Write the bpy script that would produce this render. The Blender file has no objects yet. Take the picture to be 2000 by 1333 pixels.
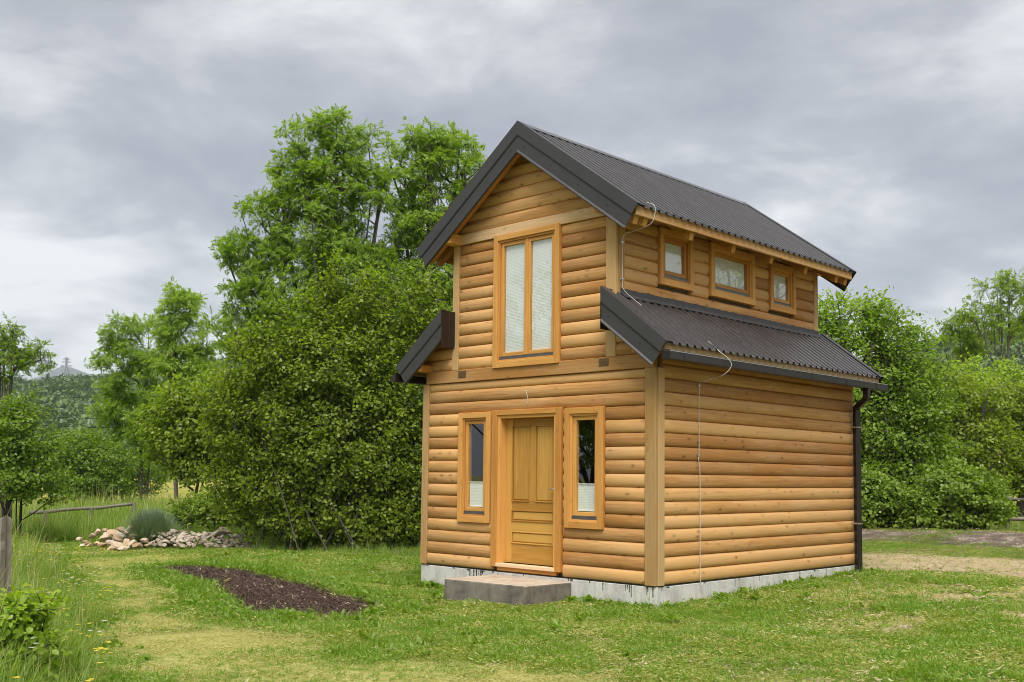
import bpy, math, random
import numpy as np
from mathutils import Matrix, Vector

# ------------------------------------------------------------------ camera, sky, sun, exposure
scene = bpy.context.scene
root_col = scene.collection
FPX, YAW, PITCH, ROLL, CX, CY = 2068.84, .7703, .0779, .0118, 996.36, 769.07
CAM = np.array([7.6821, -10.4622, 1.294])
_f = np.array([-math.sin(YAW), math.cos(YAW), 0]); _r = np.array([math.cos(YAW), math.sin(YAW), 0]); _u = np.array([0, 0, 1.])
FW = _f * math.cos(PITCH) + _u * math.sin(PITCH); _up = _u * math.cos(PITCH) - _f * math.sin(PITCH)
RT = _r * math.cos(ROLL) + _up * math.sin(ROLL); UP = _up * math.cos(ROLL) - _r * math.sin(ROLL)
cd = bpy.data.cameras.new('camera'); cam = bpy.data.objects.new('camera', cd); root_col.objects.link(cam)
cam.matrix_world = Matrix(((RT[0], UP[0], -FW[0], CAM[0]), (RT[1], UP[1], -FW[1], CAM[1]), (RT[2], UP[2], -FW[2], CAM[2]), (0, 0, 0, 1)))
cd.sensor_width = 36; cd.lens = FPX / 2000 * 36
cd.shift_x = (1000 - CX) / 2000; cd.shift_y = (CY - 666.5) / 2000
cd.clip_start = .1; cd.clip_end = 9000
cd.dof.use_dof = True; cd.dof.focus_distance = 13.5; cd.dof.aperture_fstop = 9.0
scene.camera = cam

SUN_EL, SUN_AZ = math.radians(57), math.radians(-47)       # azimuth measured from +x towards +y
world = bpy.data.worlds.new('World'); scene.world = world; world.use_nodes = True
wn, wl = world.node_tree.nodes, world.node_tree.links
wn.clear()
def N(nodes, t, **kw):
    n = nodes.new(t)
    for k, v in kw.items():
        if k.startswith('i_'): n.inputs[k[2:].replace('_', ' ')].default_value = v
        else: setattr(n, k, v)
    return n
wo = N(wn, 'ShaderNodeOutputWorld'); bg = N(wn, 'ShaderNodeBackground'); bg.inputs['Strength'].default_value = .1
sky = N(wn, 'ShaderNodeTexSky', sky_type='NISHITA', sun_disc=False, sun_elevation=SUN_EL, sun_rotation=math.pi / 2 - SUN_AZ)
tc = N(wn, 'ShaderNodeTexCoord'); sep = N(wn, 'ShaderNodeSeparateXYZ'); wl.new(tc.outputs['Generated'], sep.inputs[0])
def wmath(op, a, b=None, c=None):
    n = N(wn, 'ShaderNodeMath', operation=op)
    for i, s in enumerate((a, b, c)):
        if s is None: continue
        if isinstance(s, (int, float)): n.inputs[i].default_value = s
        else: wl.new(s, n.inputs[i])
    return n.outputs[0]
zc = wmath('ADD', wmath('MAXIMUM', sep.outputs['Z'], 0.0), .22)
cmb = N(wn, 'ShaderNodeCombineXYZ'); wl.new(wmath('DIVIDE', sep.outputs['X'], zc), cmb.inputs[0]); wl.new(wmath('DIVIDE', sep.outputs['Y'], zc), cmb.inputs[1])
def wnoise(scale, detail, rough, dist, off):
    m = N(wn, 'ShaderNodeMapping'); m.inputs['Location'].default_value = off
    wl.new(cmb.outputs[0], m.inputs[0])
    n = N(wn, 'ShaderNodeTexNoise'); wl.new(m.outputs[0], n.inputs['Vector'])
    n.inputs['Scale'].default_value = scale; n.inputs['Detail'].default_value = detail; n.inputs['Roughness'].default_value = rough; n.inputs['Distortion'].default_value = dist
    return n.outputs[0]
n1 = wnoise(.9, 9, .55, .45, (18.8, 1.7, 0)); n2 = wnoise(2.8, 10, .6, .3, (7, 7, 2))
mixn = wmath('ADD', wmath('MULTIPLY', n1, .62), wmath('MULTIPLY', n2, .38))
ramp = N(wn, 'ShaderNodeValToRGB'); wl.new(mixn, ramp.inputs[0])
CLOUDS = ((.40, (.41, .425, .46)), (.47, (.515, .525, .555)), (.52, (.69, .695, .705)), (.59, (.98, .98, .97)))
el = ramp.color_ramp.elements
while len(el) < len(CLOUDS): el.new(.5)
for e, (p, c) in zip(el, CLOUDS): e.position = p; e.color = c + (1,)
sc = N(wn, 'ShaderNodeVectorMath', operation='SCALE'); sc.inputs['Scale'].default_value = 3.35; wl.new(ramp.outputs[0], sc.inputs[0])
mx = N(wn, 'ShaderNodeMix', data_type='RGBA'); mx.inputs[0].default_value = .93
wl.new(sky.outputs[0], mx.inputs[6]); wl.new(sc.outputs[0], mx.inputs[7])
wl.new(mx.outputs[2], bg.inputs['Color']); wl.new(bg.outputs[0], wo.inputs['Surface'])

sd = bpy.data.lights.new('sun', 'SUN'); sd.energy = 1.5; sd.angle = math.radians(34); sd.color = (1, .96, .9)
sun = bpy.data.objects.new('sun', sd); root_col.objects.link(sun)
sdir = Vector((math.cos(SUN_EL) * math.cos(SUN_AZ), math.cos(SUN_EL) * math.sin(SUN_AZ), math.sin(SUN_EL)))
sun.rotation_euler = sdir.to_track_quat('Z', 'Y').to_euler(); sun.location = (20, -20, 30)
vs = scene.view_settings
vs.view_transform = 'Standard'; vs.look = 'None'; vs.gamma = 1; vs.use_curve_mapping = False; vs.exposure = 1.6
scene.render.engine = 'CYCLES'; scene.cycles.use_denoising = True; scene.cycles.filter_width = 1.0
scene.cycles.max_bounces = 9; scene.cycles.diffuse_bounces = 6; scene.cycles.glossy_bounces = 3; scene.cycles.transparent_max_bounces = 8
scene.cycles.transmission_bounces = 4; scene.cycles.volume_bounces = 0; scene.cycles.caustics_reflective = False; scene.cycles.caustics_refractive = False

# ------------------------------------------------------------------ helpers
rng = np.random.default_rng(7); random.seed(7)
def ray(u, v, d):                       # the point at depth d metres along the photograph's pixel (u, v)
    return CAM + d * (FW + RT * (u - CX) / FPX - UP * (v - CY) / FPX)
def gz(x, y):                           # the lie of the land
    x = np.asarray(x, float); y = np.asarray(y, float)
    return -.26 + .55 * np.tanh(x / 25) + .625 * np.tanh(y / 25)
def ground_at(u, d):
    p = ray(u, 930, d); return np.array([p[0], p[1], float(gz(p[0], p[1]))])
def tag(o, label=None, cat=None, group=None, kind=None):
    if label: o['label'] = label
    if cat: o['category'] = cat
    if group: o['group'] = group
    if kind: o['kind'] = kind
    return o
def put(o, parent=None):
    root_col.objects.link(o)
    if parent is not None:
        o.parent = parent; o.matrix_parent_inverse = WORLD[parent.name]
    return o
WORLD = {}
def empty(name, loc, parent=None):
    o = bpy.data.objects.new(name, None); o.location = loc; o.empty_display_size = .3
    put(o, parent); WORLD[o.name] = Matrix.Translation(-Vector(loc)); return o
def mesh(name, verts, faces, mat=None, smooth=False):
    me = bpy.data.meshes.new(name); me.from_pydata([tuple(map(float, v)) for v in verts], [], faces)
    if mat is not None: me.materials.append(mat)
    if smooth: me.polygons.foreach_set('use_smooth', [True] * len(me.polygons))
    me.update(); return me
def big_mesh(name, V, Fc, mat):         # numpy faces all of one size
    me = bpy.data.meshes.new(name); k = Fc.shape[1]
    me.vertices.add(len(V)); me.vertices.foreach_set('co', np.ascontiguousarray(V, np.float32).ravel())
    me.loops.add(Fc.size); me.loops.foreach_set('vertex_index', np.ascontiguousarray(Fc, np.int32).ravel())
    me.polygons.add(len(Fc)); me.polygons.foreach_set('loop_start', np.arange(0, Fc.size, k, dtype=np.int32))
    me.polygons.foreach_set('loop_total', np.full(len(Fc), k, np.int32))
    me.update(calc_edges=True); me.materials.append(mat); return me
def obj(name, me, parent=None, mat4=None):
    o = bpy.data.objects.new(name, me); put(o, parent)
    if mat4 is not None: o.matrix_basis = mat4
    WORLD[o.name] = mat4.inverted() if mat4 is not None else Matrix()
    return o
class MB:                               # collects boxes, bars and tubes into one mesh
    def __init__(s): s.v = []; s.f = []; s.mi = 0; s.m = []
    def add(s, v, f):
        b = len(s.v); s.v += [tuple(map(float, q)) for q in v]; s.f += [tuple(i + b for i in q) for q in f]; s.m += [s.mi] * len(f)
    def box(s, x0, x1, y0, y1, z0, z1, c=0.0):
        if c <= 0:
            s.add([(x, y, z) for x in (x0, x1) for y in (y0, y1) for z in (z0, z1)],
                  [(0, 1, 3, 2), (4, 6, 7, 5), (0, 4, 5, 1), (2, 3, 7, 6), (0, 2, 6, 4), (1, 5, 7, 3)]); return
        vs_, fs = [], []                # chamfered box: 24 corners
        idx = {}
        X, Y, Z = (x0, x1), (y0, y1), (z0, z1)
        sg = (c, -c)
        for i in (0, 1):
            for j in (0, 1):
                for k in (0, 1):
                    for a in range(3):
                        p = [X[i] + sg[i], Y[j] + sg[j], Z[k] + sg[k]]
                        p[a] = (X, Y, Z)[a][(i, j, k)[a]]
                        idx[i, j, k, a] = len(vs_); vs_.append(tuple(p))
        def I(i, j, k, a): return idx[i, j, k, a]
        for e in (0, 1):
            q = [I(e, 0, 0, 0), I(e, 1, 0, 0), I(e, 1, 1, 0), I(e, 0, 1, 0)]; fs.append(q if e else q[::-1])
            q = [I(0, e, 0, 1), I(0, e, 1, 1), I(1, e, 1, 1), I(1, e, 0, 1)]; fs.append(q if e else q[::-1])
            q = [I(0, 0, e, 2), I(1, 0, e, 2), I(1, 1, e, 2), I(0, 1, e, 2)]; fs.append(q if e else q[::-1])
        for a in (0, 1):
            for b in (0, 1):
                fs.append([I(a, b, 0, 0), I(a, b, 1, 0), I(a, b, 1, 1), I(a, b, 0, 1)][::1 if (a != b) else -1])
                fs.append([I(a, 0, b, 0), I(a, 1, b, 0), I(a, 1, b, 2), I(a, 0, b, 2)][::1 if (a == b) else -1])
                fs.append([I(0, a, b, 1), I(1, a, b, 1), I(1, a, b, 2), I(0, a, b, 2)][::1 if (a != b) else -1])
        for i in (0, 1):
            for j in (0, 1):
                for k in (0, 1):
                    q = [I(i, j, k, 0), I(i, j, k, 1), I(i, j, k, 2)]
                    fs.append(q if (i + j + k) % 2 else q[::-1])
        s.add(vs_, fs)
    def prism(s, poly, ax, a, b):       # poly in the other two axes, extruded along axis ax from a to b
        n = len(poly); v = []
        for t in (a, b):
            for p in poly:
                q = list(p); q.insert(ax, t); v.append(q)
        f = [tuple(range(n))[::-1], tuple(range(n, 2 * n))] + [(i, (i + 1) % n, n + (i + 1) % n, n + i) for i in range(n)]
        s.add(v, f)
    def tube(s, pts, r, n=6, square=False):
        pts = [Vector(p) for p in pts]; m = len(pts); rs = r if hasattr(r, '__len__') else [r] * m
        prev = None; v = []
        for i, p in enumerate(pts):
            t = (pts[min(i + 1, m - 1)] - pts[max(i - 1, 0)]).normalized()
            if prev is None:
                a = Vector((0, 0, 1)) if abs(t.z) < .9 else Vector((1, 0, 0))
                x = t.cross(a).normalized()
            else: x = (prev - t * prev.dot(t)).normalized()
            prev = x; y = t.cross(x)
            for k in range(n):
                an = 2 * math.pi * (k + (.5 if square else 0)) / n
                v.append(p + (x * math.cos(an) + y * math.sin(an)) * rs[i])
        f = [(i * n + k, i * n + (k + 1) % n, (i + 1) * n + (k + 1) % n, (i + 1) * n + k) for i in range(m - 1) for k in range(n)]
        f += [tuple(range(n))[::-1], tuple((m - 1) * n + k for k in range(n))]
        s.add(v, f)
    def build(s, name, mat, parent=None, smooth=False, mat4=None):
        mats = mat if isinstance(mat, tuple) else (mat,)
        me = mesh(name, s.v, s.f, mats[0], smooth)
        if len(mats) > 1:
            me.materials.append(mats[1]); me.polygons.foreach_set('material_index', s.m)
        return obj(name, me, parent, mat4)
def smoothstep(a, b, x):
    t = np.clip((np.asarray(x, float) - a) / (b - a), 0, 1); return t * t * (3 - 2 * t)
_tab = np.random.default_rng(99).random((256, 256))
def vnoise(x, y):
    xi = np.floor(x).astype(int); yi = np.floor(y).astype(int); fx = x - xi; fy = y - yi
    fx = fx * fx * (3 - 2 * fx); fy = fy * fy * (3 - 2 * fy)
    a = _tab[xi & 255, yi & 255]; b = _tab[(xi + 1) & 255, yi & 255]; c = _tab[xi & 255, (yi + 1) & 255]; d = _tab[(xi + 1) & 255, (yi + 1) & 255]
    return (a * (1 - fx) + b * fx) * (1 - fy) + (c * (1 - fx) + d * fx) * fy
def fbm(x, y, s, o=4):
    x = np.asarray(x, float) / s; y = np.asarray(y, float) / s; t = 0; w = 0
    for i in range(o): t = t + vnoise(x * 2 ** i + 17 * i, y * 2 ** i + 31 * i) * .55 ** i; w += .55 ** i
    return t / w
def sdist(x, y, poly):                  # signed distance to a polygon, positive inside
    x = np.asarray(x, float); y = np.asarray(y, float); d = np.full(x.shape, 1e9); ins = np.zeros(x.shape, bool)
    n = len(poly)
    for i in range(n):
        ax, ay = poly[i]; bx, by = poly[(i + 1) % n]
        ex, ey = bx - ax, by - ay; L = ex * ex + ey * ey + 1e-12
        t = np.clip(((x - ax) * ex + (y - ay) * ey) / L, 0, 1)
        d = np.minimum(d, np.hypot(x - ax - t * ex, y - ay - t * ey))
        c = ((ay > y) != (by > y)) & (x < (bx - ax) * (y - ay) / (by - ay + 1e-12) + ax); ins ^= c
    return np.where(ins, d, -d)

# ------------------------------------------------------------------ materials
def material(name):
    m = bpy.data.materials.new(name); m.use_nodes = True
    nt = m.node_tree; nt.nodes.clear()
    out = N(nt.nodes, 'ShaderNodeOutputMaterial'); p = N(nt.nodes, 'ShaderNodeBsdfPrincipled'); nt.links.new(p.outputs[0], out.inputs['Surface'])
    return m, nt, p, out
def ramp_node(nt, src, stops, interp='LINEAR'):
    r = N(nt.nodes, 'ShaderNodeValToRGB'); r.color_ramp.interpolation = interp
    el = r.color_ramp.elements
    while len(el) < len(stops): el.new(.5)
    for e, (p, c) in zip(el, stops): e.position = p; e.color = tuple(c) + (1,) if len(c) == 3 else c
    nt.links.new(src, r.inputs[0]); return r.outputs[0]
def noise_node(nt, vec, scale, detail=4, rough=.55, dist=0):
    n = N(nt.nodes, 'ShaderNodeTexNoise'); n.inputs['Scale'].default_value = scale; n.inputs['Detail'].default_value = detail
    n.inputs['Roughness'].default_value = rough; n.inputs['Distortion'].default_value = dist
    if vec is not None: nt.links.new(vec, n.inputs['Vector'])
    return n.outputs[0]
def mixc(nt, fac, a, b, blend='MIX'):
    m = N(nt.nodes, 'ShaderNodeMix', data_type='RGBA', blend_type=blend)
    for i, s in ((0, fac), (6, a), (7, b)):
        if isinstance(s, (int, float)): m.inputs[i].default_value = s
        elif isinstance(s, tuple): m.inputs[i].default_value = s + (1,)
        else: nt.links.new(s, m.inputs[i])
    return m.outputs[2]
def mth(nt, op, a, b=0.0):
    n = N(nt.nodes, 'ShaderNodeMath', operation=op)
    for i, s in enumerate((a, b)):
        if isinstance(s, (int, float)): n.inputs[i].default_value = s
        else: nt.links.new(s, n.inputs[i])
    return n.outputs[0]
def bump(nt, p, h, strength=.3, dist=.01):
    b = N(nt.nodes, 'ShaderNodeBump'); b.inputs['Strength'].default_value = strength; b.inputs['Distance'].default_value = dist
    nt.links.new(h, b.inputs['Height']); nt.links.new(b.outputs[0], p.inputs['Normal'])
def wood(name, light, dark, grain=1.0, knots=.8, rough=.5, grey=0.0, upright=False):
    """timber whose grain runs along the object's own x"""
    m, nt, p, out = material(name); L = nt.links
    tc = N(nt.nodes, 'ShaderNodeTexCoord'); oi = N(nt.nodes, 'ShaderNodeObjectInfo')
    off = N(nt.nodes, 'ShaderNodeVectorMath', operation='SCALE'); off.inputs[0].default_value = (31.7, 17.3, 23.9); L.new(oi.outputs['Random'], off.inputs['Scale'])
    add = N(nt.nodes, 'ShaderNodeVectorMath', operation='ADD'); L.new(tc.outputs['Object'], add.inputs[0]); L.new(off.outputs[0], add.inputs[1])
    def mapped(s):
        mp = N(nt.nodes, 'ShaderNodeMapping'); mp.inputs['Scale'].default_value = (s[2], s[1], s[0]) if upright else s; L.new(add.outputs[0], mp.inputs[0]); return mp.outputs[0]
    g1 = noise_node(nt, mapped((1.1, 26, 26)), 1.6, 5, .6, .6)
    g2 = noise_node(nt, mapped((.6, 3, 3)), 1.3, 3, .5, .2)
    g3 = noise_node(nt, mapped((5, 90, 90)), 1.0, 3, .6)
    tone = mth(nt, 'ADD', mth(nt, 'MULTIPLY', g1, .5), mth(nt, 'ADD', mth(nt, 'MULTIPLY', g2, .45), mth(nt, 'MULTIPLY', g3, .15)))
    tone = mth(nt, 'ADD', tone, mth(nt, 'MULTIPLY', mth(nt, 'SUBTRACT', oi.outputs['Random'], .5), .46))
    col = ramp_node(nt, tone, ((.34, dark), (.68, light)))
    vo = N(nt.nodes, 'ShaderNodeTexVoronoi', feature='F1'); L.new(mapped((5.0, 9.5, 9.5)), vo.inputs['Vector']); vo.inputs['Scale'].default_value = 1.0; vo.inputs['Randomness'].default_value = 1
    warp = mth(nt, 'ADD', vo.outputs['Distance'], mth(nt, 'MULTIPLY', mth(nt, 'SUBTRACT', g1, .5), .10))
    kn = ramp_node(nt, warp, ((.06, (1, 1, 1)), (.14, (.40, .40, .40)), (.30, (0, 0, 0))))
    sel = N(nt.nodes, 'ShaderNodeSeparateColor'); L.new(vo.outputs['Color'], sel.inputs[0])
    pick = mth(nt, 'MULTIPLY', mth(nt, 'GREATER_THAN', sel.outputs[0], .42), mth(nt, 'ADD', .3, mth(nt, 'MULTIPLY', sel.outputs[1], .7)))
    kf = mth(nt, 'MULTIPLY', mth(nt, 'MULTIPLY', kn, pick), knots)
    col = mixc(nt, kf, col, tuple(c * .30 for c in dark))
    ck = ramp_node(nt, noise_node(nt, mapped((.9, 55, 55)), 1.0, 2, .5, .3), ((.27, (1, 1, 1)), (.33, (0, 0, 0))))
    col = mixc(nt, mth(nt, 'MULTIPLY', ck, .55 if knots > .25 else .25), col, tuple(c * .45 for c in dark))
    if grey: col = mixc(nt, mth(nt, 'MULTIPLY', ramp_node(nt, g2, ((.35, (0, 0, 0)), (.7, (1, 1, 1)))), grey), col, (.30, .27, .22))
    L.new(col, p.inputs['Base Color']); p.inputs['Roughness'].default_value = rough; p.inputs['Specular IOR Level'].default_value = .22
    bump(nt, p, mth(nt, 'ADD', g1, mth(nt, 'MULTIPLY', g3, .6)), .25, .004 * grain)
    return m
M = {}
M['log'] = wood('stained log', (.685, .388, .145), (.40, .185, .052), knots=1.0, grey=.16, rough=.68)
M['post'] = wood('pale corner board', (.58, .37, .155), (.40, .225, .075), knots=.5, grey=.25)
M['trim'] = wood('window trim timber', (.70, .37, .105), (.48, .21, .045), knots=.45)
M['trim_up'] = wood('upright window trim timber', (.70, .37, .105), (.48, .21, .045), knots=.45, upright=True)
TRIM = (M['trim'], M['trim_up'])
M['beam'] = wood('planed beam', (.64, .38, .145), (.42, .20, .055), knots=.8, grey=.18)
M['pale'] = wood('bare pine beam', (.80, .58, .36), (.64, .40, .19), knots=.4)
M['doorwood'] = wood('varnished door', (.60, .345, .085), (.40, .195, .036), knots=.15, rough=.4)
M['doorwood_up'] = wood('upright varnished door', (.60, .345, .085), (.40, .195, .036), knots=.15, rough=.4, upright=True)
M['fascia'] = wood('weathered fascia board', (.58, .40, .19), (.36, .22, .08), knots=.3, grey=.35)
M['endgrain'] = wood('dark joist end', (.22, .13, .06), (.10, .055, .025), knots=0)
M['oldwood'] = wood('silvered old timber', (.25, .215, .18), (.055, .045, .036), knots=.6, rough=.9, grain=6, grey=.3)
def plain(name, col, rough=.5, var=.12, scale=6, metallic=0.0, spec=.5, bumps=0.0):
    m, nt, p, out = material(name)
    tc = N(nt.nodes, 'ShaderNodeTexCoord')
    n = noise_node(nt, tc.outputs['Object'], scale, 5, .6)
    c = ramp_node(nt, n, ((.3, tuple(x * (1 - var) for x in col)), (.7, tuple(min(1, x * (1 + var)) for x in col))))
    nt.links.new(c, p.inputs['Base Color']); p.inputs['Metallic'].default_value = metallic; p.inputs['Specular IOR Level'].default_value = spec
    r = ramp_node(nt, n, ((.3, (rough * .85,) * 3), (.7, (min(1, rough * 1.15),) * 3))); nt.links.new(r, p.inputs['Roughness'])
    if bumps: bump(nt, p, noise_node(nt, tc.outputs['Object'], scale * 6, 4, .6), bumps, .01)
    return m
M['roof'] = plain('charcoal coated steel', (.056, .051, .051), .27, .14, 2.5, spec=.55)
M['trimmetal'] = plain('charcoal verge flashing', (.042, .040, .041), .5, .1, 3)
M['brownmetal'] = plain('dark brown steel', (.016, .011, .009), .32, .1, 3)
M['flashband'] = plain('bitumen flashing band', (.055, .055, .058), .8, .35, 14, bumps=.5)
M['alu'] = plain('window drip rail', (.17, .155, .14), .4, .1, 9, metallic=.6)
M['white'] = plain('white cable', (.62, .60, .57), .5, .03)
M['steel'] = plain('bright steel', (.55, .54, .52), .35, .05, metallic=.9)
M['black'] = plain('tar', (.012, .012, .013), .5, .2, 12)
M['blind'] = plain('white pleated blind', (.93, .93, .92), .8, .02)
M['room'] = plain('dim interior', (.16, .12, .08), .9, .2)
M['screw'] = plain('screw head', (.02, .02, .02), .4, .05)
def concrete(name, cols, scale=3):
    m, nt, p, out = material(name); tc = N(nt.nodes, 'ShaderNodeTexCoord')
    n = noise_node(nt, tc.outputs['Object'], scale, 8, .65, .3); n2 = noise_node(nt, tc.outputs['Object'], scale * 14, 4, .7)
    c = ramp_node(nt, n, ((.32, cols[0]), (.5, cols[1]), (.66, cols[2])))
    mp = N(nt.nodes, 'ShaderNodeMapping'); mp.inputs['Scale'].default_value = (9, 9, .7); nt.links.new(tc.outputs['Object'], mp.inputs[0])
    st = ramp_node(nt, noise_node(nt, mp.outputs[0], 1.2, 4, .6), ((.32, (.72, .71, .68)), (.5, (1, 1, 1))))
    c = mixc(nt, .7, c, st, 'MULTIPLY'); c = mixc(nt, .35, c, ramp_node(nt, n2, ((.3, (.6, .6, .6)), (.7, (1.0, 1.0, 1.0)))), 'MULTIPLY')
    nt.links.new(c, p.inputs['Base Color']); p.inputs['Roughness'].default_value = .9
    bump(nt, p, mth(nt, 'ADD', n, n2), .5, .012); return m
M['plinth'] = concrete('limewashed concrete', ((.50, .48, .44), (.66, .64, .60), (.74, .72, .68)))
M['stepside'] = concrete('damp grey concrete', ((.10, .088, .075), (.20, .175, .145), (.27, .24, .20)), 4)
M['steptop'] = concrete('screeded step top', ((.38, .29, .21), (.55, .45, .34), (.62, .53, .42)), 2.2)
def glass():
    m, nt, p, out = material('window glass'); nt.nodes.remove(p)
    tr = N(nt.nodes, 'ShaderNodeBsdfTransparent'); tr.inputs[0].default_value = (.97, .985, .975, 1)
    gl = N(nt.nodes, 'ShaderNodeBsdfGlossy'); gl.inputs['Roughness'].default_value = .0; gl.inputs[0].default_value = (.95, .97, 1, 1)
    fr = N(nt.nodes, 'ShaderNodeFresnel'); fr.inputs[0].default_value = 1.5
    ge = N(nt.nodes, 'ShaderNodeNewGeometry')
    f = mth(nt, 'MULTIPLY', mth(nt, 'MINIMUM', mth(nt, 'ADD', mth(nt, 'MULTIPLY', fr.outputs[0], 1.7), .05), 1.0), mth(nt, 'SUBTRACT', 1.0, ge.outputs['Backfacing']))
    mx = N(nt.nodes, 'ShaderNodeMixShader'); nt.links.new(f, mx.inputs[0]); nt.links.new(tr.outputs[0], mx.inputs[1]); nt.links.new(gl.outputs[0], mx.inputs[2])
    nt.links.new(mx.outputs[0], out.inputs[0]); return m
M['glass'] = glass()
def leafmat(name, cols, trans=.45, rough=.42):
    m, nt, p, out = material(name); L = nt.links
    geo = N(nt.nodes, 'ShaderNodeNewGeometry'); oi = N(nt.nodes, 'ShaderNodeObjectInfo')
    v = mth(nt, 'ADD', mth(nt, 'MULTIPLY', geo.outputs['Random Per Island'], .8), mth(nt, 'MULTIPLY', oi.outputs['Random'], .2))
    c = ramp_node(nt, v, tuple((i / (len(cols) - 1), x) for i, x in enumerate(cols)))
    L.new(c, p.inputs['Base Color']); p.inputs['Roughness'].default_value = rough; p.inputs['Specular IOR Level'].default_value = .5
    t = N(nt.nodes, 'ShaderNodeBsdfTranslucent'); L.new(mixc(nt, 1.0, c, (1.4, 1.6, .45), 'MULTIPLY'), t.inputs[0])
    mx = N(nt.nodes, 'ShaderNodeMixShader'); mx.inputs[0].default_value = trans
    L.new(p.outputs[0], mx.inputs[1]); L.new(t.outputs[0], mx.inputs[2]); L.new(mx.outputs[0], out.inputs[0]); return m
M['ash'] = leafmat('ash leaf', ((.165, .255, .03), (.255, .365, .042), (.35, .45, .07)), .52)
M['hazel'] = leafmat('hazel leaf', ((.12, .175, .02), (.235, .31, .03), (.38, .45, .06)), .5)
M['hedge'] = leafmat('hedge leaf', ((.125, .20, .023), (.205, .31, .033), (.31, .40, .055)), .5)
M['fresh'] = leafmat('fresh maple leaf', ((.24, .34, .035), (.34, .45, .05), (.42, .52, .08)), .5)
M['far'] = leafmat('far leaf', ((.06, .11, .03), (.10, .17, .035), (.15, .22, .045)), .2)
M['sage'] = leafmat('grey green leaf', ((.15, .21, .14), (.21, .27, .185), (.28, .34, .24)), .2)
M['grass'] = leafmat('lawn blade', ((.16, .235, .028), (.25, .32, .04), (.34, .39, .07), (.42, .41, .14)), .35)
M['lush'] = leafmat('lush blade', ((.115, .215, .022), (.18, .30, .033), (.26, .375, .05)), .4)
M['dry'] = leafmat('dry blade', ((.36, .36, .11), (.50, .47, .18), (.60, .54, .28)), .3)
M['weed'] = leafmat('weed leaf', ((.13, .20, .022), (.20, .29, .03), (.28, .37, .05)), .4)
M['straw'] = leafmat('bleached stalk', ((.42, .34, .20), (.55, .45, .28), (.62, .53, .36)), .1)
M['yellow'] = leafmat('yellow petal', ((.70, .55, .03), (.8, .65, .05)), .2)
M['petal'] = leafmat('pale petal', ((.62, .58, .6), (.8, .78, .76), (.45, .36, .55)), .2)
def barkmat(name, a, b):
    m, nt, p, out = material(name); tc = N(nt.nodes, 'ShaderNodeTexCoord'); mp = N(nt.nodes, 'ShaderNodeMapping'); mp.inputs['Scale'].default_value = (9, 9, 1.6)
    nt.links.new(tc.outputs['Object'], mp.inputs[0]); n = noise_node(nt, mp.outputs[0], 2, 5, .65)
    nt.links.new(ramp_node(nt, n, ((.3, a), (.7, b))), p.inputs['Base Color']); p.inputs['Roughness'].default_value = .9; bump(nt, p, n, .6, .03); return m
M['bark'] = barkmat('grey brown bark', (.05, .042, .034), (.16, .14, .115))
M['darkbark'] = barkmat('dark bark', (.03, .026, .02), (.09, .075, .06))
def stonemat(name, cols):
    m, nt, p, out = material(name); tc = N(nt.nodes, 'ShaderNodeTexCoord'); oi = N(nt.nodes, 'ShaderNodeObjectInfo')
    n = noise_node(nt, tc.outputs['Object'], 7, 6, .65); v = mth(nt, 'ADD', mth(nt, 'MULTIPLY', n, .5), mth(nt, 'MULTIPLY', oi.outputs['Random'], .5))
    nt.links.new(ramp_node(nt, v, tuple(zip((.25, .5, .75), cols))), p.inputs['Base Color']); p.inputs['Roughness'].default_value = .9; bump(nt, p, n, .5, .02); return m
M['stone'] = stonemat('warm limestone', ((.36, .24, .14), (.55, .41, .27), (.66, .57, .46)))
M['greystone'] = stonemat('grey lichened stone', ((.20, .16, .115), (.38, .31, .235), (.54, .46, .37)))

# ------------------------------------------------------------------ ground with its worn and planted zones
PATH = [(-16.0, .03), (-12.25, 1.29), (-11.64, -.39), (-11.06, -1.24), (-7.63, -2.47), (-4.06, -3.79), (-2.06, -4.08), (-.54, -4.34), (.73, -3.89), (2.42, -3.83), (1.78, -5.84), (.47, -6.89), (-.79, -6.32), (-3.86, -4.94), (-7.69, -3.32), (-12.45, -1.54)]
MEADOW = [(-60, 2), (-19, .4), (-16.02, .03), (-12.45, -1.54), (-7.69, -3.32), (-3.86, -4.94), (-.75, -6.3), (1.18, -7.23), (1.5, -9), (-10, -40), (-60, -40)]
BED = [(-9.95, -.87), (-9.54, -.5), (-8.53, -.29), (-6.61, -.75), (-4.96, -1.34), (-3.31, -1.97), (-2.66, -2.24), (-2.72, -2.73), (-3.2, -2.91), (-3.9, -3.11), (-4.73, -2.74), (-6.65, -1.82), (-7.93, -1.52)]
_bc = (sum(p[0] for p in BED) / len(BED) - .12, sum(p[1] for p in BED) / len(BED)); BED = [(_bc[0] + (p[0] - _bc[0]) * 1.07 - .1, _bc[1] + (p[1] - _bc[1]) * 1.04) for p in BED]
TAN = [(-2.2, 8.4), (-.2, 9.0), (2.13, 8.68), (4.43, 4.7), (2.57, 4.92), (1.18, 5.79), (-.03, 5.24), (-1.6, 6.2)]
TRACK = [(-9, 16.6), (-5.14, 15.11), (-3.5, 15.5), (.91, 14.4), (8, 11.5), (8, 8.6), (1.85, 11.3), (-.97, 11.6), (-3.78, 12.6), (-9, 14.0)]
STEP = [(-2.68, -.93), (-1.31, -.86), (-1.31, 0), (-2.68, 0)]
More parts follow.
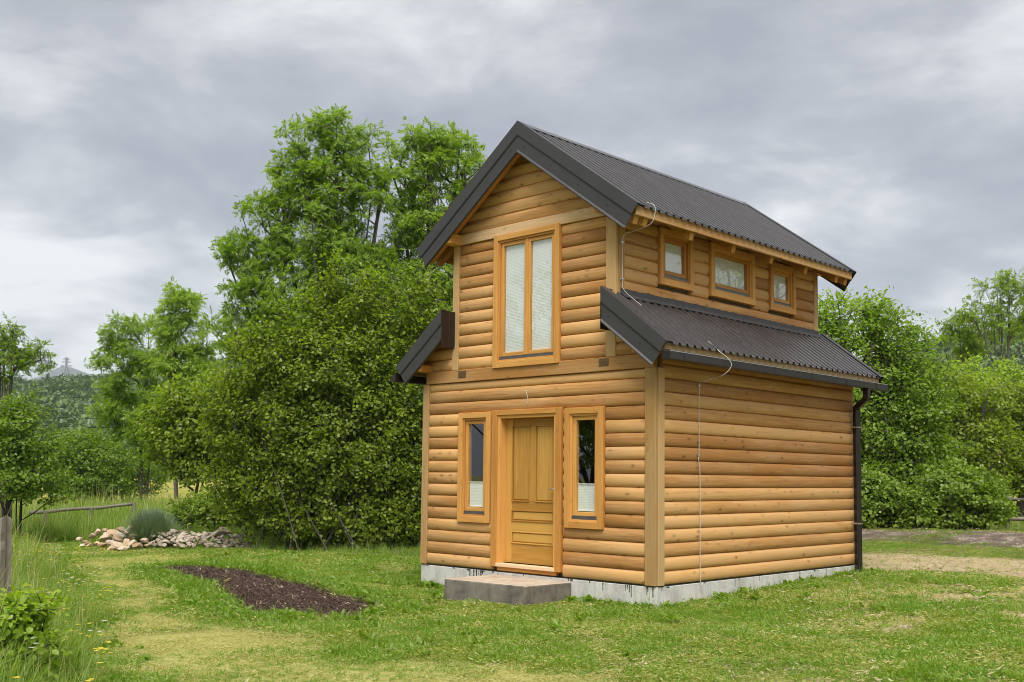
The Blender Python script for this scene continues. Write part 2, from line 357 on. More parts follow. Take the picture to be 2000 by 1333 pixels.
def zones(x, y):
    n = fbm(x, y, 1.1) - .5; n2 = fbm(x + 40, y - 9, .45, 3) - .5; n3 = fbm(x - 70, y + 33, 2.6, 4)
    path = smoothstep(-.28, .38, sdist(x, y, PATH) + n * 1.7 + n2 * 1.3)
    bed = smoothstep(-.20, -.06, sdist(x, y, BED) + n2 * .5)
    meadow = smoothstep(-.3, .5, sdist(x, y, MEADOW) + n * 1.2)
    tan = smoothstep(-.5, .5, sdist(x, y, TAN) + n * 2.6 + n2 * 1.4)
    near = smoothstep(9.5, 7.0, np.hypot(x - 5.6, y + 2.2))              # thin lawn at the lower right
    patch = smoothstep(.52, .64, fbm(x + 5, y + 5, 1.1) + .10 * near - .05 + .25 * (fbm(x, y, .25, 2) - .5)) * np.maximum(near, .35) * smoothstep(1.0, 3.2, x + .35 * y)
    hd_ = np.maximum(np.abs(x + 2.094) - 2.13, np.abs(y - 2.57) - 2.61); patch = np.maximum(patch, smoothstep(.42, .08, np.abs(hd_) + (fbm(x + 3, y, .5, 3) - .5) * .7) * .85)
    tr = sdist(x, y, TRACK); track = smoothstep(-.4, .2, tr + n * 1.4 + n2 * .8) * (1 - .6 * smoothstep(.52, .62, fbm(x, y * 2.5, 2.2)))
    far = smoothstep(30, 44, np.hypot(x - CAM[0], y - CAM[1]))
    rough = np.maximum.reduce([meadow, smoothstep(-1.5, .5, -(1.0 * y - .12 * x - 3.3)) * 0, smoothstep(1.2, 3.0, y - .10 * (x + 16) ) * (x < -5.2), smoothstep(14.8, 16.6, y + .25 * x + .6) * (x > -9)])
    bedside = smoothstep(-1.15, -.2, sdist(x, y, BED) + n * .8) * (1 - bed)
    return dict(path=path * (1 - meadow), bed=bed, meadow=meadow, tan=tan, patch=patch, track=track, far=far, rough=rough, bedside=bedside, n3=n3, n=n)
def ground_z(x, y):
    z = gz(x, y); r = np.hypot(x - CAM[0], y - CAM[1])
    z = z + (fbm(x, y, 1.7, 3) - .5) * .09 * smoothstep(.3, 1.6, np.maximum(np.abs(x + 2.094) - 2.1, np.abs(y - 2.5) - 2.6)) + (fbm(x, y, 9, 3) - .5) * .35 * smoothstep(18, 40, r)
    b = sdist(x, y, BED); z = z + .05 * smoothstep(-.05, .5, b); t = sdist(x, y, TRACK); z = z + (.10 + .10 * fbm(x, y, .8, 3)) * smoothstep(-.2, .9, t)
    return z
def axis(c, near, far, n):
    t = np.linspace(-1, 1, n); k = math.asinh(far / near)
    return c + near * np.sinh(t * k)
gx = axis(-1.5, 7.0, 6000, 420); gy = axis(1.0, 7.0, 6000, 420)
GX, GY = np.meshgrid(gx, gy, indexing='ij'); GXf, GYf = GX.ravel(), GY.ravel()
GZ = ground_z(GXf, GYf)
ii = np.arange(420 * 420).reshape(420, 420)
Fq = np.stack([ii[:-1, :-1], ii[1:, :-1], ii[1:, 1:], ii[:-1, 1:]], -1).reshape(-1, 4)
Z = zones(GXf, GYf)
def ground_material():
    m, nt, p, out = material('lawn soil and thatch'); L = nt.links
    tc = N(nt.nodes, 'ShaderNodeTexCoord')
    a1 = N(nt.nodes, 'ShaderNodeAttribute', attribute_name='zone_a'); a2 = N(nt.nodes, 'ShaderNodeAttribute', attribute_name='zone_b')
    s1 = N(nt.nodes, 'ShaderNodeSeparateColor'); L.new(a1.outputs['Color'], s1.inputs[0]); s2 = N(nt.nodes, 'ShaderNodeSeparateColor'); L.new(a2.outputs['Color'], s2.inputs[0])
    n1 = noise_node(nt, tc.outputs['Object'], 2.2, 7, .65); n2 = noise_node(nt, tc.outputs['Object'], 26, 5, .7); n3 = noise_node(nt, tc.outputs['Object'], .06, 5, .6)
    lawn = ramp_node(nt, mth(nt, 'ADD', mth(nt, 'MULTIPLY', n1, .5), mth(nt, 'MULTIPLY', n2, .5)), ((.34, (.045, .050, .016)), (.5, (.085, .10, .025)), (.66, (.17, .165, .05))))
    path = ramp_node(nt, n2, ((.3, (.30, .30, .085)), (.5, (.46, .44, .16)), (.7, (.56, .52, .25))))
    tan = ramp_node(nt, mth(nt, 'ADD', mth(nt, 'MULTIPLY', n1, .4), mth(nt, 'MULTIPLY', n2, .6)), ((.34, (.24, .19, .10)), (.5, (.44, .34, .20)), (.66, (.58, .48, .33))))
    soil = ramp_node(nt, n2, ((.3, (.03, .018, .013)), (.6, (.08, .046, .033)), (.75, (.14, .095, .07))))
    track = ramp_node(nt, mth(nt, 'ADD', mth(nt, 'MULTIPLY', n1, .6), mth(nt, 'MULTIPLY', n2, .4)), ((.38, (.085, .062, .05)), (.52, (.17, .13, .105)), (.62, (.46, .40, .33))))
    fld = ramp_node(nt, n3, ((.35, (.16, .21, .04)), (.50, (.38, .33, .07)), (.64, (.22, .25, .05))))
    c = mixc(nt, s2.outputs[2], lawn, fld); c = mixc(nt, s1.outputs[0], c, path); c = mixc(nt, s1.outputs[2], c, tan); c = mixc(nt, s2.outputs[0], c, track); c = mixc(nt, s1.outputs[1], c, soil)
    L.new(c, p.inputs['Base Color']); p.inputs['Roughness'].default_value = .95; p.inputs['Specular IOR Level'].default_value = .15
    bump(nt, p, mth(nt, 'ADD', n2, n1), .8, .03); return m
M['ground'] = ground_material()
gme = big_mesh('ground', np.stack([GXf, GYf, GZ], -1), Fq, M['ground'])
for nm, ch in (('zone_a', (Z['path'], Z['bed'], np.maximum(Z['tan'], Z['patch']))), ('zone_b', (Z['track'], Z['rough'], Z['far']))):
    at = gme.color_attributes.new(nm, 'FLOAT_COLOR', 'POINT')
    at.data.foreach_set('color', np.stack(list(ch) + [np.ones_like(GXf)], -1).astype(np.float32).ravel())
gme.polygons.foreach_set('use_smooth', np.ones(len(gme.polygons), bool))
tag(obj('ground', gme), kind='structure')

# ------------------------------------------------------------------ the cabin (its front right corner is the origin, y runs to the rear)
XC, XL, DEP, H = -2.094, -4.188, 5.14, .168
UR, UL = -.62, -3.568                                  # the upper storey's side walls
SLM, SLS = .728, .765                                  # roof slopes
def zmain(x): return 6.085 - SLM * abs(x - XC)
def zshed(x): return 3.635 - SLS * (abs(x - XC) - (UR - XC))
cabin = empty('log_cabin', (XC, 2.55, -.3))
tag(cabin, 'two storey wooden cabin of half-round golden logs with charcoal metal roofs', 'cabin')
def frame(p, ux, uy=None):                             # local x along ux, local z up, local y = away from the viewer of that face
    ux = Vector(ux).normalized(); uz = Vector((0, 0, 1)); uy = uz.cross(ux)
    return Matrix(((ux.x, uy.x, uz.x, p[0]), (ux.y, uy.y, uz.y, p[1]), (ux.z, uy.z, uz.z, p[2]), (0, 0, 0, 1)))
def timber(name, p0, p1, w, h, mat, parent, up=(0, 0, 1), c=.006, ends=(0, 0)):
    """squared timber from p0 to p1 (centre line), w across, h along up"""
    p0, p1, up = Vector(p0), Vector(p1), Vector(up); x = (p1 - p0); L = x.length; x.normalize()
    y = up.cross(x).normalized(); z = x.cross(y)
    mb = MB(); mb.box(0, L, -w / 2, w / 2, -h / 2, h / 2, c)
    return mb.build(name, mat, parent, False, Matrix(((x.x, y.x, z.x, p0.x), (x.y, y.y, z.y, p0.y), (x.z, y.z, z.z, p0.z), (0, 0, 0, 1))))
_logs = {}
def log_mesh(L, h, cut0=0.0, cut1=0.0):
    """half-round log, length along x from 0 to L, flat back at y = .03, round face towards -y; cut0/cut1 slope the ends"""
    key = (round(L, 3), round(h, 3), round(cut0, 2), round(cut1, 2))
    if key in _logs: return _logs[key]
    n = 9; rows = []
    bul = .051 * min(1, h / H)
    prof = [(.03, 0)] + [(-bul * math.sin(math.pi * k / n) ** .70 + .002, h * (.5 - .5 * math.cos(math.pi * k / n))) for k in range(n + 1)] + [(.03, h)]
    v = []
    r = min(.018, L / 4)
    for x, s in ((0, .55), (r * .4, .86), (r, 1), (L - r, 1), (L - r * .4, .86), (L, .55)):
        for y, z in prof:
            zz = h / 2 + (z - h / 2) * (1 if s == 1 else .93 + .07 * s)
            k = z / h
            xx = x + cut0 * k * (1 - x / L) + cut1 * k * (x / L)
            v.append((xx, y * s if y < 0 else y, zz))
    m = len(prof); f = []
    for i in range(5):
        for k in range(m): f.append((i * m + k, i * m + (k + 1) % m, (i + 1) * m + (k + 1) % m, (i + 1) * m + k))
    f += [tuple(range(m))[::-1], tuple(5 * m + k for k in range(m))]
    f = [q[::-1] for q in f]
    me = mesh('log', v, f, M['log'], True); 
    me.set_sharp_from_angle(angle=math.radians(40))
    _logs[key] = me; return me
def log_row(wall, mat_at, a, b, z, h, holes, cut=(0, 0)):
    """logs between a and b along the wall at height z, broken by the holes that span this row"""
    spans = [(a, b)]; zm = z + h / 2
    for (h0, h1, z0, z1) in holes:
        if z0 < zm < z1:
            nxt = []
            for s0, s1 in spans:
                if h1 <= s0 or h0 >= s1: nxt.append((s0, s1)); continue
                if h0 > s0: nxt.append((s0, h0 - .004))
                if h1 < s1: nxt.append((h1 + .004, s1))
            spans = nxt
    for s0, s1 in spans:
        if s1 - s0 > .03:
            obj('log', log_mesh(s1 - s0, h, cut[0] if s0 == a else 0, cut[1] if s1 == b else 0), wall, mat_at(s0, z))
def core(mb, u0, u1, z0, z1, holes, t0, t1, side):
    us = sorted({u0, u1, *[x for h_ in holes for x in h_[:2] if u0 < x < u1]}); zs = sorted({z0, z1, *[x for h_ in holes for x in h_[2:] if z0 < x < z1]})
    for i in range(len(us) - 1):
        for k in range(len(zs) - 1):
            um, zm = (us[i] + us[i + 1]) / 2, (zs[k] + zs[k + 1]) / 2
            if any(h_[0] < um < h_[1] and h_[2] < zm < h_[3] for h_ in holes): continue
            if side: mb.box(t0, t1, us[i], us[i + 1], zs[k], zs[k + 1])
            else: mb.box(us[i], us[i + 1], t0, t1, zs[k], zs[k + 1])
# openings: casing outline (u0, u1, z0, z1)
DOOR = (-2.742, -1.462, .06, 2.203)
WLO = [(XC - 1.01 - .322, XC - 1.01 + .322, .64, 2.19), (XC + 1.01 - .322, XC + 1.01 + .322, .64, 2.19)]
WUP = (-2.755, -1.522, 2.79, 4.665)
WSIDE = [(.85, 1.62, 3.855, 4.62), (2.05, 3.22, 3.855, 4.62), (3.665, 4.42, 3.855, 4.60)]
def inner(o, b=.085): return (o[0] + b, o[1] - b, o[2] + b, o[3] - b)
# walls: a thin inner lining carries the logs
fholes = [inner(DOOR, .1)[:2] + (.11, 2.13)] + [inner(w) for w in WLO] + [inner(WUP)]
mb = MB(); core(mb, XL + .02, -.02, 0, 2.8, fholes, .031, .11, False); core(mb, UL + .02, UR - .02, 2.8, 4.7, fholes, .031, .11, False)
mb.prism([(UL + .02, 4.7), (UR - .02, 4.7), (UR - .02, zmain(UR) - .2), (XC, 5.86), (UL + .02, zmain(UL) - .2)], 1, .031, .11)
for s in (1, -1):
    a_, b_ = (UR, -.02) if s > 0 else (XL + .02, UL)
    mb.prism([(a_, 2.8), (b_, 2.8), (b_, zshed(b_) - .17), (a_, zshed(a_) - .17)], 1, .031, .11)
front = mb.build('front_wall', M['room'], cabin)
def at_front(u, z): return frame((u, 0, z), (1, 0, 0))
cas = [DOOR] + WLO + [WUP]
PW = .128
for r in range(15): log_row(front, at_front, XL + .09, -PW, r * H, H, cas)
log_row(front, at_front, XL + .09, -PW, 15 * H, 2.636 - 15 * H, cas)
for r in range(11):
    z = 2.815 + r * H; h = H if r < 10 else 4.64 - z
    if h > .05: log_row(front, at_front, UL + .085, UR - .125, z, h, cas)
for r in range(7):
    z = 4.795 + r * H; half = (zmain(XC) - .13 - z) / SLM; cut = H / SLM
    half2 = min(half, UR - XC + .0)
    if half2 < .22: break
    if half > half2 + .2: log_row(front, at_front, XC - half2, XC + half2, z, H, [])
    else: log_row(front, at_front, XC - half2, XC + half2, z, H, [], (min(cut, half2 * .9), -min(cut, half2 * .9)))
for s in (1, -1):                                       # the small gables under the lean-to roofs
    for r in range(5):
        z = 2.815 + r * H; xe = (zshed(UR) - .13 - z) / SLS + UR
        if xe < UR + .15: break
        c_ = H / SLS
        if s > 0: log_row(front, at_front, UR + .01, min(xe, .06), z, H, [], (0, -min(c_, max(.02, xe - .06 + c_)) if xe - c_ < .06 else 0))
        else: log_row(front, at_front, 2 * XC - min(xe, .06), UL - .01, z, H, [], (min(c_, max(.02, xe - .06 + c_)) if xe - c_ < .06 else 0, 0))
timber('beam', (XL + .03, -.020, 2.7265), (.012, -.020, 2.7265), .07, .177, M['beam'], cabin)
timber('beam', (UL + .085, -.022, 4.717), (UR - .06, -.022, 4.717), .07, .15, M['pale'], cabin)
for x in (-3.38, -.77):
    mb = MB(); mb.box(-.078, .078, -.006, .004, -.048, .048, .002); mb.build('joist_end', M['endgrain'], cabin, False, Matrix.Translation((x, -.0565, 2.748)))
# side walls
def side_wall(name, x, sgn, y0, y1, z0, z1, holes, rows, upper):
    mb = MB(); inn = [inner(h_) for h_ in holes]
    core(mb, y0 + .12, y1 - .12, z0, z1, inn, *( (x - .11, x - .031) if sgn > 0 else (x + .031, x + .11)), True)
    w = mb.build(name, M['room'], cabin)
    if sgn > 0: at = lambda u, z: frame((x, u, z), (0, 1, 0))
    else: at = lambda u, z: frame((x, y1 + y0 - u, z), (0, -1, 0))
    for z, h in rows: log_row(w, at, y0 + (.1 if not upper else .105), y1 - (.085 if upper else .012), z, h, holes)
    return w
low = [(r * H, H) for r in range(15)] + [(15 * H, .17), (15 * H + .17, .16)]
upp = [(3.48, .155), (3.635, .172)] + [(3.807 + r * H, H) for r in range(6)]
side_wall('side_wall', 0, 1, 0, DEP, 0, 2.9, [], low, False)
side_wall('side_wall', XL, -1, 0, DEP, 0, 2.9, [], low, False)
side_wall('upper_side_wall', UR, 1, 0, DEP, 2.9, 4.86, WSIDE, upp, True)
side_wall('upper_side_wall', UL, -1, 0, DEP, 2.9, 4.86, [], upp, True)
mb = MB(); mb.box(XL + .12, -.12, DEP - .11, DEP - .031, 0, 2.85)
mb.prism([(UL + .02, 2.85), (UR - .02, 2.85), (UR - .02, zmain(UR) - .2), (XC, 5.86), (UL + .02, zmain(UL) - .2)], 1, DEP - .11, DEP - .031)
rear = mb.build('rear_wall', M['room'], cabin)
at_rear = lambda u, z: frame((-u, DEP, z), (-1, 0, 0))
for r in range(16): log_row(rear, at_rear, .1, -XL - .1, r * H, H, [])
for r in range(12): log_row(rear, at_rear, -UR + .1, -UL - .1, 2.7 + r * H, H, [])
for r in range(6):
    z = 4.72 + r * H; half = (zmain(XC) - .16 - z) / SLM; half = min(half, UR - XC - .02)
    log_row(rear, at_rear, -XC - half, -XC + half, z, H, [], (H / SLM * .9, -H / SLM * .9) if half < 1.4 else (0, 0))
# corner boards
def corner(x, y, sx, sy, z0, z1, w1, w2):
    xm_ = x + sx * (.045 - (w1 + .045) / 2 + .0); ym_ = y + sy * .029
    timber('corner_board', (xm_, ym_, z0), (xm_, ym_, z1), .052, w1 + .03, M['post'], cabin, up=(1, 0, 0), c=.004)
    ys_ = y - sy * (w2 / 2 - .003); xs_ = x + sx * .025
    timber('corner_board', (xs_, ys_, z0), (xs_, ys_, z1), w2, .052, M['post'], cabin, up=(1, 0, 0), c=.004)
for x, sx in ((0, 1), (XL, -1)):
    corner(x, 0, sx, -1, 0.0, 2.637, .13 if sx > 0 else .1, .12); timber('corner_board', (x - sx * .05, DEP + .014, 0), (x - sx * .05, DEP + .014, 2.7), .052, .1, M['post'], cabin, up=(1, 0, 0), c=.004)
for x, sx in ((UR, 1), (UL, -1)):
    corner(x, 0, sx, -1, 2.816, 4.64, .13 if sx > 0 else .092, .12); corner(x, DEP, sx, 1, 2.9, 4.75, .1, .1)
# floors inside
mb = MB(); mb.box(XL + .12, -.12, .12, DEP - .12, -.02, .05); mb.box(XL + .12, -.12, .12, DEP - .12, 2.55, 2.7); mb.build('floor', M['room'], cabin)

# plinth, tar band and drips
mb = MB(); mb.box(XL - .035, .035, -.035, DEP + .035, -1.0, -.014, .006); mb.build('plinth', M['plinth'], cabin)
mb = MB(); mb.box(XL - .03, .03, -.03, DEP + .03, -.0139, -.001); mb.build('tar_band', M['black'], cabin)
mb = MB(); rd = random.Random(5)
def drip(u, w, l, face):
    z = -.016; pts = [(u - w, z), (u + w, z), (u + w * .55, z - l * .5), (u + w * .7, z - l * .9), (u, z - l), (u - w * .7, z - l * .9), (u - w * .5, z - l * .5)]
    if face == 'f': mb.prism(pts, 1, -.0385, -.034)
    else: mb.prism(pts, 0, .0342, .0385)
for u in (-3.18, -3.1, -3.05, -3.0, -2.96, -2.93): drip(u, rd.uniform(.006, .016), rd.uniform(.04, .11), 'f')
for u, l in ((-.78, .1), (-.42, .07), (-.39, .05), (-.36, .09), (-.335, .15), (-.10, .1), (-.085, .06), (-.01, .12)): drip(u, rd.uniform(.005, .010), l, 'f')
for k in range(12): drip(rd.uniform(XL + .1, -.05), rd.uniform(.006, .03), rd.uniform(.006, .022), 'f')
for k in range(8): drip(rd.uniform(.1, DEP - .1), rd.uniform(.006, .03), rd.uniform(.005, .018), 's')
for u, l in ((.08, .05), (1.7, .1), (2.3, .06), (3.4, .1), (4.2, .07)): drip(u, .005, l, 's')
mb.build('tar_drips', M['black'], cabin)

# ------------------------------------------------------------------ windows and door
def outline(mb, x0, x1, z0, z1, w, y0, y1, c=.004, wb=None):
    wb = wb or w; mb.mi = 1
    mb.box(x0, x0 + w, y0, y1, z0, z1, c); mb.box(x1 - w, x1, y0, y1, z0, z1, c); mb.mi = 0
    mb.box(x0 + w - .001, x1 - w + .001, y0 + .003, y1, z1 - w, z1 - .001, c); mb.box(x0 + w - .001, x1 - w + .001, y0 - .004, y1, z0, z0 + wb, c)
def blind_mesh(x0, x1, z0, z1, y, pitch=.02):
    n = max(2, int((z1 - z0) / pitch)) * 2; v = []; f = []
    for i in range(n + 1):
        z = z0 + (z1 - z0) * i / n; yy = y + (.0006 if i % 2 else -.0006); v += [(x0, yy, z), (x1, yy, z)]
    for i in range(n): f.append((2 * i, 2 * i + 1, 2 * i + 3, 2 * i + 2))
    mb = MB(); mb.add(v, f); mb.box(x0, x1, y - .010, y + .010, z0 - .012, z0); mb.box(x0, x1, y - .01, y + .01, z1, z1 + .012); return mb
def window(o, m4, sashes=1, blinds=(), low_z=None):
    """casing with its lower left corner at the local origin, outside towards -y"""
    w, h = o[1] - o[0], o[3] - o[2]; b = .082
    mb = MB(); outline(mb, 0, w, 0, h, b, -.078, -.002, .004, .088)
    win = mb.build('window', TRIM, cabin, False, m4)
    mb = MB(); outline(mb, b - .004, w - b + .004, b, h - b + .004, .034, -.056, .10, .003, .03)
    mb.build('window_frame', TRIM, win, False, m4)
    x0, x1, z0, z1 = b + .03, w - b - .03, b + .030, h - b - .03
    mb = MB(); mb.box(x0 + .002, x1 - .002, -.052, .015, z0 - .002, z0 + .030, .003); mb.box(x0 + .002, x1 - .002, -.046, .01, z0 + .032, z0 + .045, .002); mb.build('drip_rail', M['alu'], win, False, m4)
    z0 += .045; n = sashes; sw = (x1 - x0) / n
    for k in range(n):
        a, c = x0 + k * sw + .003, x0 + (k + 1) * sw - .003
        mb = MB(); outline(mb, a, c, z0, z1, .052, -.034, .03, .004); 
        mb.mi = 1
        if n > 1 and k == 0: mb.box(c - .018, c + .024, -.044, -.033, z0, z1, .003)
        mb.build('sash', TRIM, win, False, m4)
        mb = MB(); mb.box(a + .048, c - .048, -.010, -.004, z0 + .048, z1 - .048); mb.build('pane', M['glass'], win, False, m4)
        if k < len(blinds) and blinds[k]:
            t0, t1 = blinds[k]
            blind_mesh(a + .055, c - .055, z0 + .05 + t0 * (z1 - z0 - .1), z0 + .05 + t1 * (z1 - z0 - .1), .012).build('blind', M['blind'], win, False, m4)
    return win
for o in WLO: window(o, at_front(o[0], o[2]), 1, ((0.02, .30),))
window(WUP, at_front(WUP[0], WUP[2]), 2, ((.0, 1.0), (.0, 1.0)))
for i, o in enumerate(WSIDE): window(o, frame((UR, o[0], o[2]), (0, 1, 0)), 1, (((.0, 1.0),) if i == 1 else ((0, 1.0),)))
# door
mb = MB(); x0, x1, z0, z1 = DOOR; 
mb.mi = 1; mb.box(x0, x0 + .098, -.078, .0, z0, z1, .004); mb.box(x1 - .098, x1, -.078, .0, z0, z1, .004); mb.mi = 0; mb.box(x0 + .097, x1 - .097, -.074, .0, z1 - .072, z1 - .001, .004)
mb.build('door_casing', TRIM, cabin)
a, b = x0 + .092, x1 - .092
mb = MB(); mb.mi = 1; mb.box(a, a + .05, -.055, .15, z0 + .05, z1 - .07, .003); mb.box(b - .05, b, -.055, .15, z0 + .05, z1 - .07, .003); mb.mi = 0; mb.box(a + .049, b - .049, -.05, .15, z1 - .115, z1 - .07, .003)
mb.build('door_jamb', TRIM, cabin)
timber('threshold', (a + .002, .012, .085), (b - .002, .012, .085), .17, .05, M['pale'], cabin)
timber('threshold_board', (a + .002, -.012, .033), (b - .002, -.012, .033), .06, .052, M['trim'], cabin)
da, db = a + .052, b - .052; dz0, dz1 = .115, z1 - .117; dw = db - da
DY = .075
def board(name, u0, u1, v0, v1, y0, y1, parent, vert=False, mat='doorwood', c=.004):
    if vert: return timber(name, ((u0 + u1) / 2, (y0 + y1) / 2, v0), ((u0 + u1) / 2, (y0 + y1) / 2, v1), y1 - y0, u1 - u0, M[mat], parent, up=(1, 0, 0), c=c)
    return timber(name, (u0, (y0 + y1) / 2, (v0 + v1) / 2), (u1, (y0 + y1) / 2, (v0 + v1) / 2), y1 - y0, v1 - v0, M[mat], parent, c=c)
mb = MB(); mb.box(da, db, DY + .022, DY + .045, dz0, dz1); door = mb.build('door', M['doorwood'], cabin)
st = .115; xm = (da + db) / 2
board('stile', da, da + st, dz0, dz1, DY, DY + .03, door, True); board('stile', db - st, db, dz0, dz1, DY, DY + .03, door, True)
rails = [(dz0, .385), (.54, .685), (.83, .955), (1.985, dz1)]
for r0, r1 in rails: board('rail', da + st + .001, db - st - .001, r0, r1, DY + .001, DY + .03, door)
board('mullion', xm - .055, xm + .055, .956, 1.984, DY + .001, DY + .03, door, True)
for u0, u1, v0, v1, vert in ((da + st, xm - .055, .955, 1.985, True), (xm + .055, db - st, .955, 1.985, True), (da + st, db - st, .685, .83, False), (da + st, db - st, .385, .54, False)):
    mb = MB(); e = .028
    mb.prism([(u0 + .002, v0 + .002), (u1 - .002, v0 + .002), (u1 - .002, v1 - .002), (u0 + .002, v1 - .002)], 1, DY + .018, DY + .0225)
    i0 = [(u0 + .012, DY + .0178, v0 + .012), (u1 - .012, DY + .0178, v0 + .012), (u1 - .012, DY + .0178, v1 - .012), (u0 + .012, DY + .0178, v1 - .012)]
    i1 = [(u0 + e, DY + .006, v0 + e), (u1 - e, DY + .006, v0 + e), (u1 - e, DY + .006, v1 - e), (u0 + e, DY + .006, v1 - e)]
    mb.add(i0 + i1, [(4, 5, 6, 7), (0, 1, 5, 4), (1, 2, 6, 5), (2, 3, 7, 6), (3, 0, 4, 7)])
    if vert:        # turn so that the grain runs upright
        R_ = Matrix(((0, 0, 1, 0), (0, 1, 0, 0), (-1, 0, 0, 0), (0, 0, 0, 1))); Ri = R_.inverted()
        mb.v = [tuple(Ri @ Vector(q)) for q in mb.v]; mb.build('panel', M['doorwood'], door, False, R_)
    else: mb.build('panel', M['doorwood'], door)
for u0, u1, v0, v1 in ((da + st, xm - .055, .955, 1.985), (xm + .055, db - st, .955, 1.985), (da + st, db - st, .685, .83), (da + st, db - st, .385, .54)):
    mb = MB(); outline(mb, u0 - .006, u1 + .006, v0 - .006, v1 + .006, .016, DY - .007, DY + .012, .003, .016); mb.build('panel_bead', (M['doorwood'], M['doorwood_up']), door)
mb = MB(); mb.tube([(db - .055, DY, 1.13), (db - .055, DY - .045, 1.13), (db - .068, DY - .055, 1.13), (db - .155, DY - .052, 1.128)], .009, 8); mb.box(db - .072, db - .038, DY - .006, DY, 1.02, 1.17, .002); mb.build('handle', M['steel'], door, True)

# ------------------------------------------------------------------ roofs
TH = math.atan(SLM)
def corrugated(x0, x1, zf, y0, y1, mat, name, pitch=.16, rib=.03):
    ys, hs = [], []
    n = int(round((y1 - y0) / pitch)); p = (y1 - y0) / n
    for i in range(n):
        for t, hh in ((0, 0), (.60, 0), (.66, rib), (.90, rib), (.96, 0)):
            ys.append(y0 + (i + t) * p); hs.append(hh)
        if True:
            pass
    ys.append(y1); hs.append(0)
    v = []; m = len(ys)
    for x in (x0, (x0 + x1) / 2, x1):
        for y, hh in zip(ys, hs): v.append((x, y, zf(x) + hh))
    f = [(r * m + i, r * m + i + 1, (r + 1) * m + i + 1, (r + 1) * m + i) for r in range(2) for i in range(m - 1)]
    v2 = [(a_, b_, c_ - .004) for a_, b_, c_ in v]; o = len(v)
    f2 = [tuple(o + k for k in q[::-1]) for q in f]
    e = [(2 * m + i, 2 * m + i + 1, o + 2 * m + i + 1, o + 2 * m + i) for i in range(m - 1)]
    me = mesh(name, v + v2, f + f2 + e, mat); return obj(name, me, cabin)
RY0, RY1 = -.29, DEP + .31
M['deck'] = wood('eaves boarding', (.54, .28, .08), (.34, .15, .035), knots=.5)
def deck(name, xa, xb, zf, off, t):
    mb = MB(); mb.prism([(xa, zf(xa) - off), (xb, zf(xb) - off), (xb, zf(xb) - off - t), (xa, zf(xa) - off - t)], 1, RY0 + .02, RY1 - .02)
    # boards run along the roof: turn x and y so that the grain follows
    R_ = Matrix(((0, 1, 0, 0), (1, 0, 0, 0), (0, 0, -1, 0), (0, 0, 0, 1))); Ri = R_.inverted(); mb.v = [tuple(Ri @ Vector(q)) for q in mb.v]
    return mb.build(name, M['deck'], cabin, False, R_)
HALF = 2.03
for s in (1, -1):
    xe = XC + s * HALF
    corrugated(XC, xe, zmain, RY0, RY1, M['roof'], 'roof_sheet')
    deck('eaves_boards', XC, xe - s * .06, zmain, .022, .022)
    xa, xb = XC + s * (UR - XC), XC + s * (.36 - XC)
    corrugated(xa, xb, zshed, RY0, RY1, M['roof'], 'lean_to_roof_sheet')
    deck('eaves_boards', xa, xb - s * .06, zshed, .022, .022)
def verge(x_top, x_eave, zf, sl, y, name, mirror=1, parts=None):
    """stepped metal trim along a roof edge: top flange, upper face, lower face with a rolled hem; mirror=-1 for the rear edge"""
    th = math.atan(sl); sgn = 1 if x_eave > x_top else -1
    up = [(.11, .032), (0, .034), (-.002, -.118), (.006, -.136)]               # (inwards from the edge, perpendicular offset)
    lo = [(.014, -.112), (.014, -.292), (-.010, -.312), (-.010, -.322), (.012, -.33)]
    out = []
    for nm, prof in (('verge_flashing', up), ('barge_board_cover', lo)):
        v = []; n = len(prof)
        for end in (0, 1):
            for t in (0, .004):
                for q, d in prof:
                    yy = y + mirror * (q + t)
                    if end == 0: x = x_top; z = zf(x) + (d - t) / math.cos(th)
                    else: x = x_eave + sgn * d * math.sin(th); z = zf(x_eave) + d * math.cos(th) - t
                    v.append((x, yy, z))
        f = []
        for t in (0, 1):
            for k in range(n - 1):
                a_ = t * n + k; f.append((a_, a_ + 1, 2 * n + a_ + 1, 2 * n + a_))
        for e in (0, 1):
            for k in range(n - 1): f.append((e * 2 * n + k, e * 2 * n + k + 1, e * 2 * n + n + k + 1, e * 2 * n + n + k))
        for k in (0, n - 1): f.append((k, n + k, 3 * n + k, 2 * n + k))
        out.append(obj(nm, mesh(nm, v, f, M['trimmetal']), cabin))
    # screws on the lower face
    L = abs(x_eave - x_top); k = 0; x = x_top + sgn * .12
    while abs(x - x_top) < L - .1:
        mb = MB(); zc_ = zf(x) - .21 / math.cos(th); mb.tube([(x, y + mirror * .016, zc_), (x, y + mirror * .006, zc_)], .009, 8); mb.build('screw', M['screw'], out[1]); x += sgn * .48
    return out
for yy, mir in ((-.31, 1), (DEP + .33, -1)):
    for s in (1, -1):
        verge(XC, XC + s * HALF, zmain, SLM, yy, 'main', mir)
        verge(XC + s * (UR - XC), XC + s * (.36 - XC), zshed, SLS, yy, 'lean', mir)
        timber('fly_rafter', (XC, yy + mir * .06, zmain(XC) - .145), (XC + s * (HALF - .13), yy + mir * .06, zmain(XC + s * (HALF - .13)) - .145), .07, .165, M['trim'], cabin)
        xs_, xe_ = XC + s * (UR - XC + .13), XC + s * (.25 - XC)
        timber('fly_rafter', (xs_, yy + mir * .06, zshed(xs_) - .16), (xe_, yy + mir * .06, zshed(xe_) - .16), .07, .16, M['trim'], cabin)
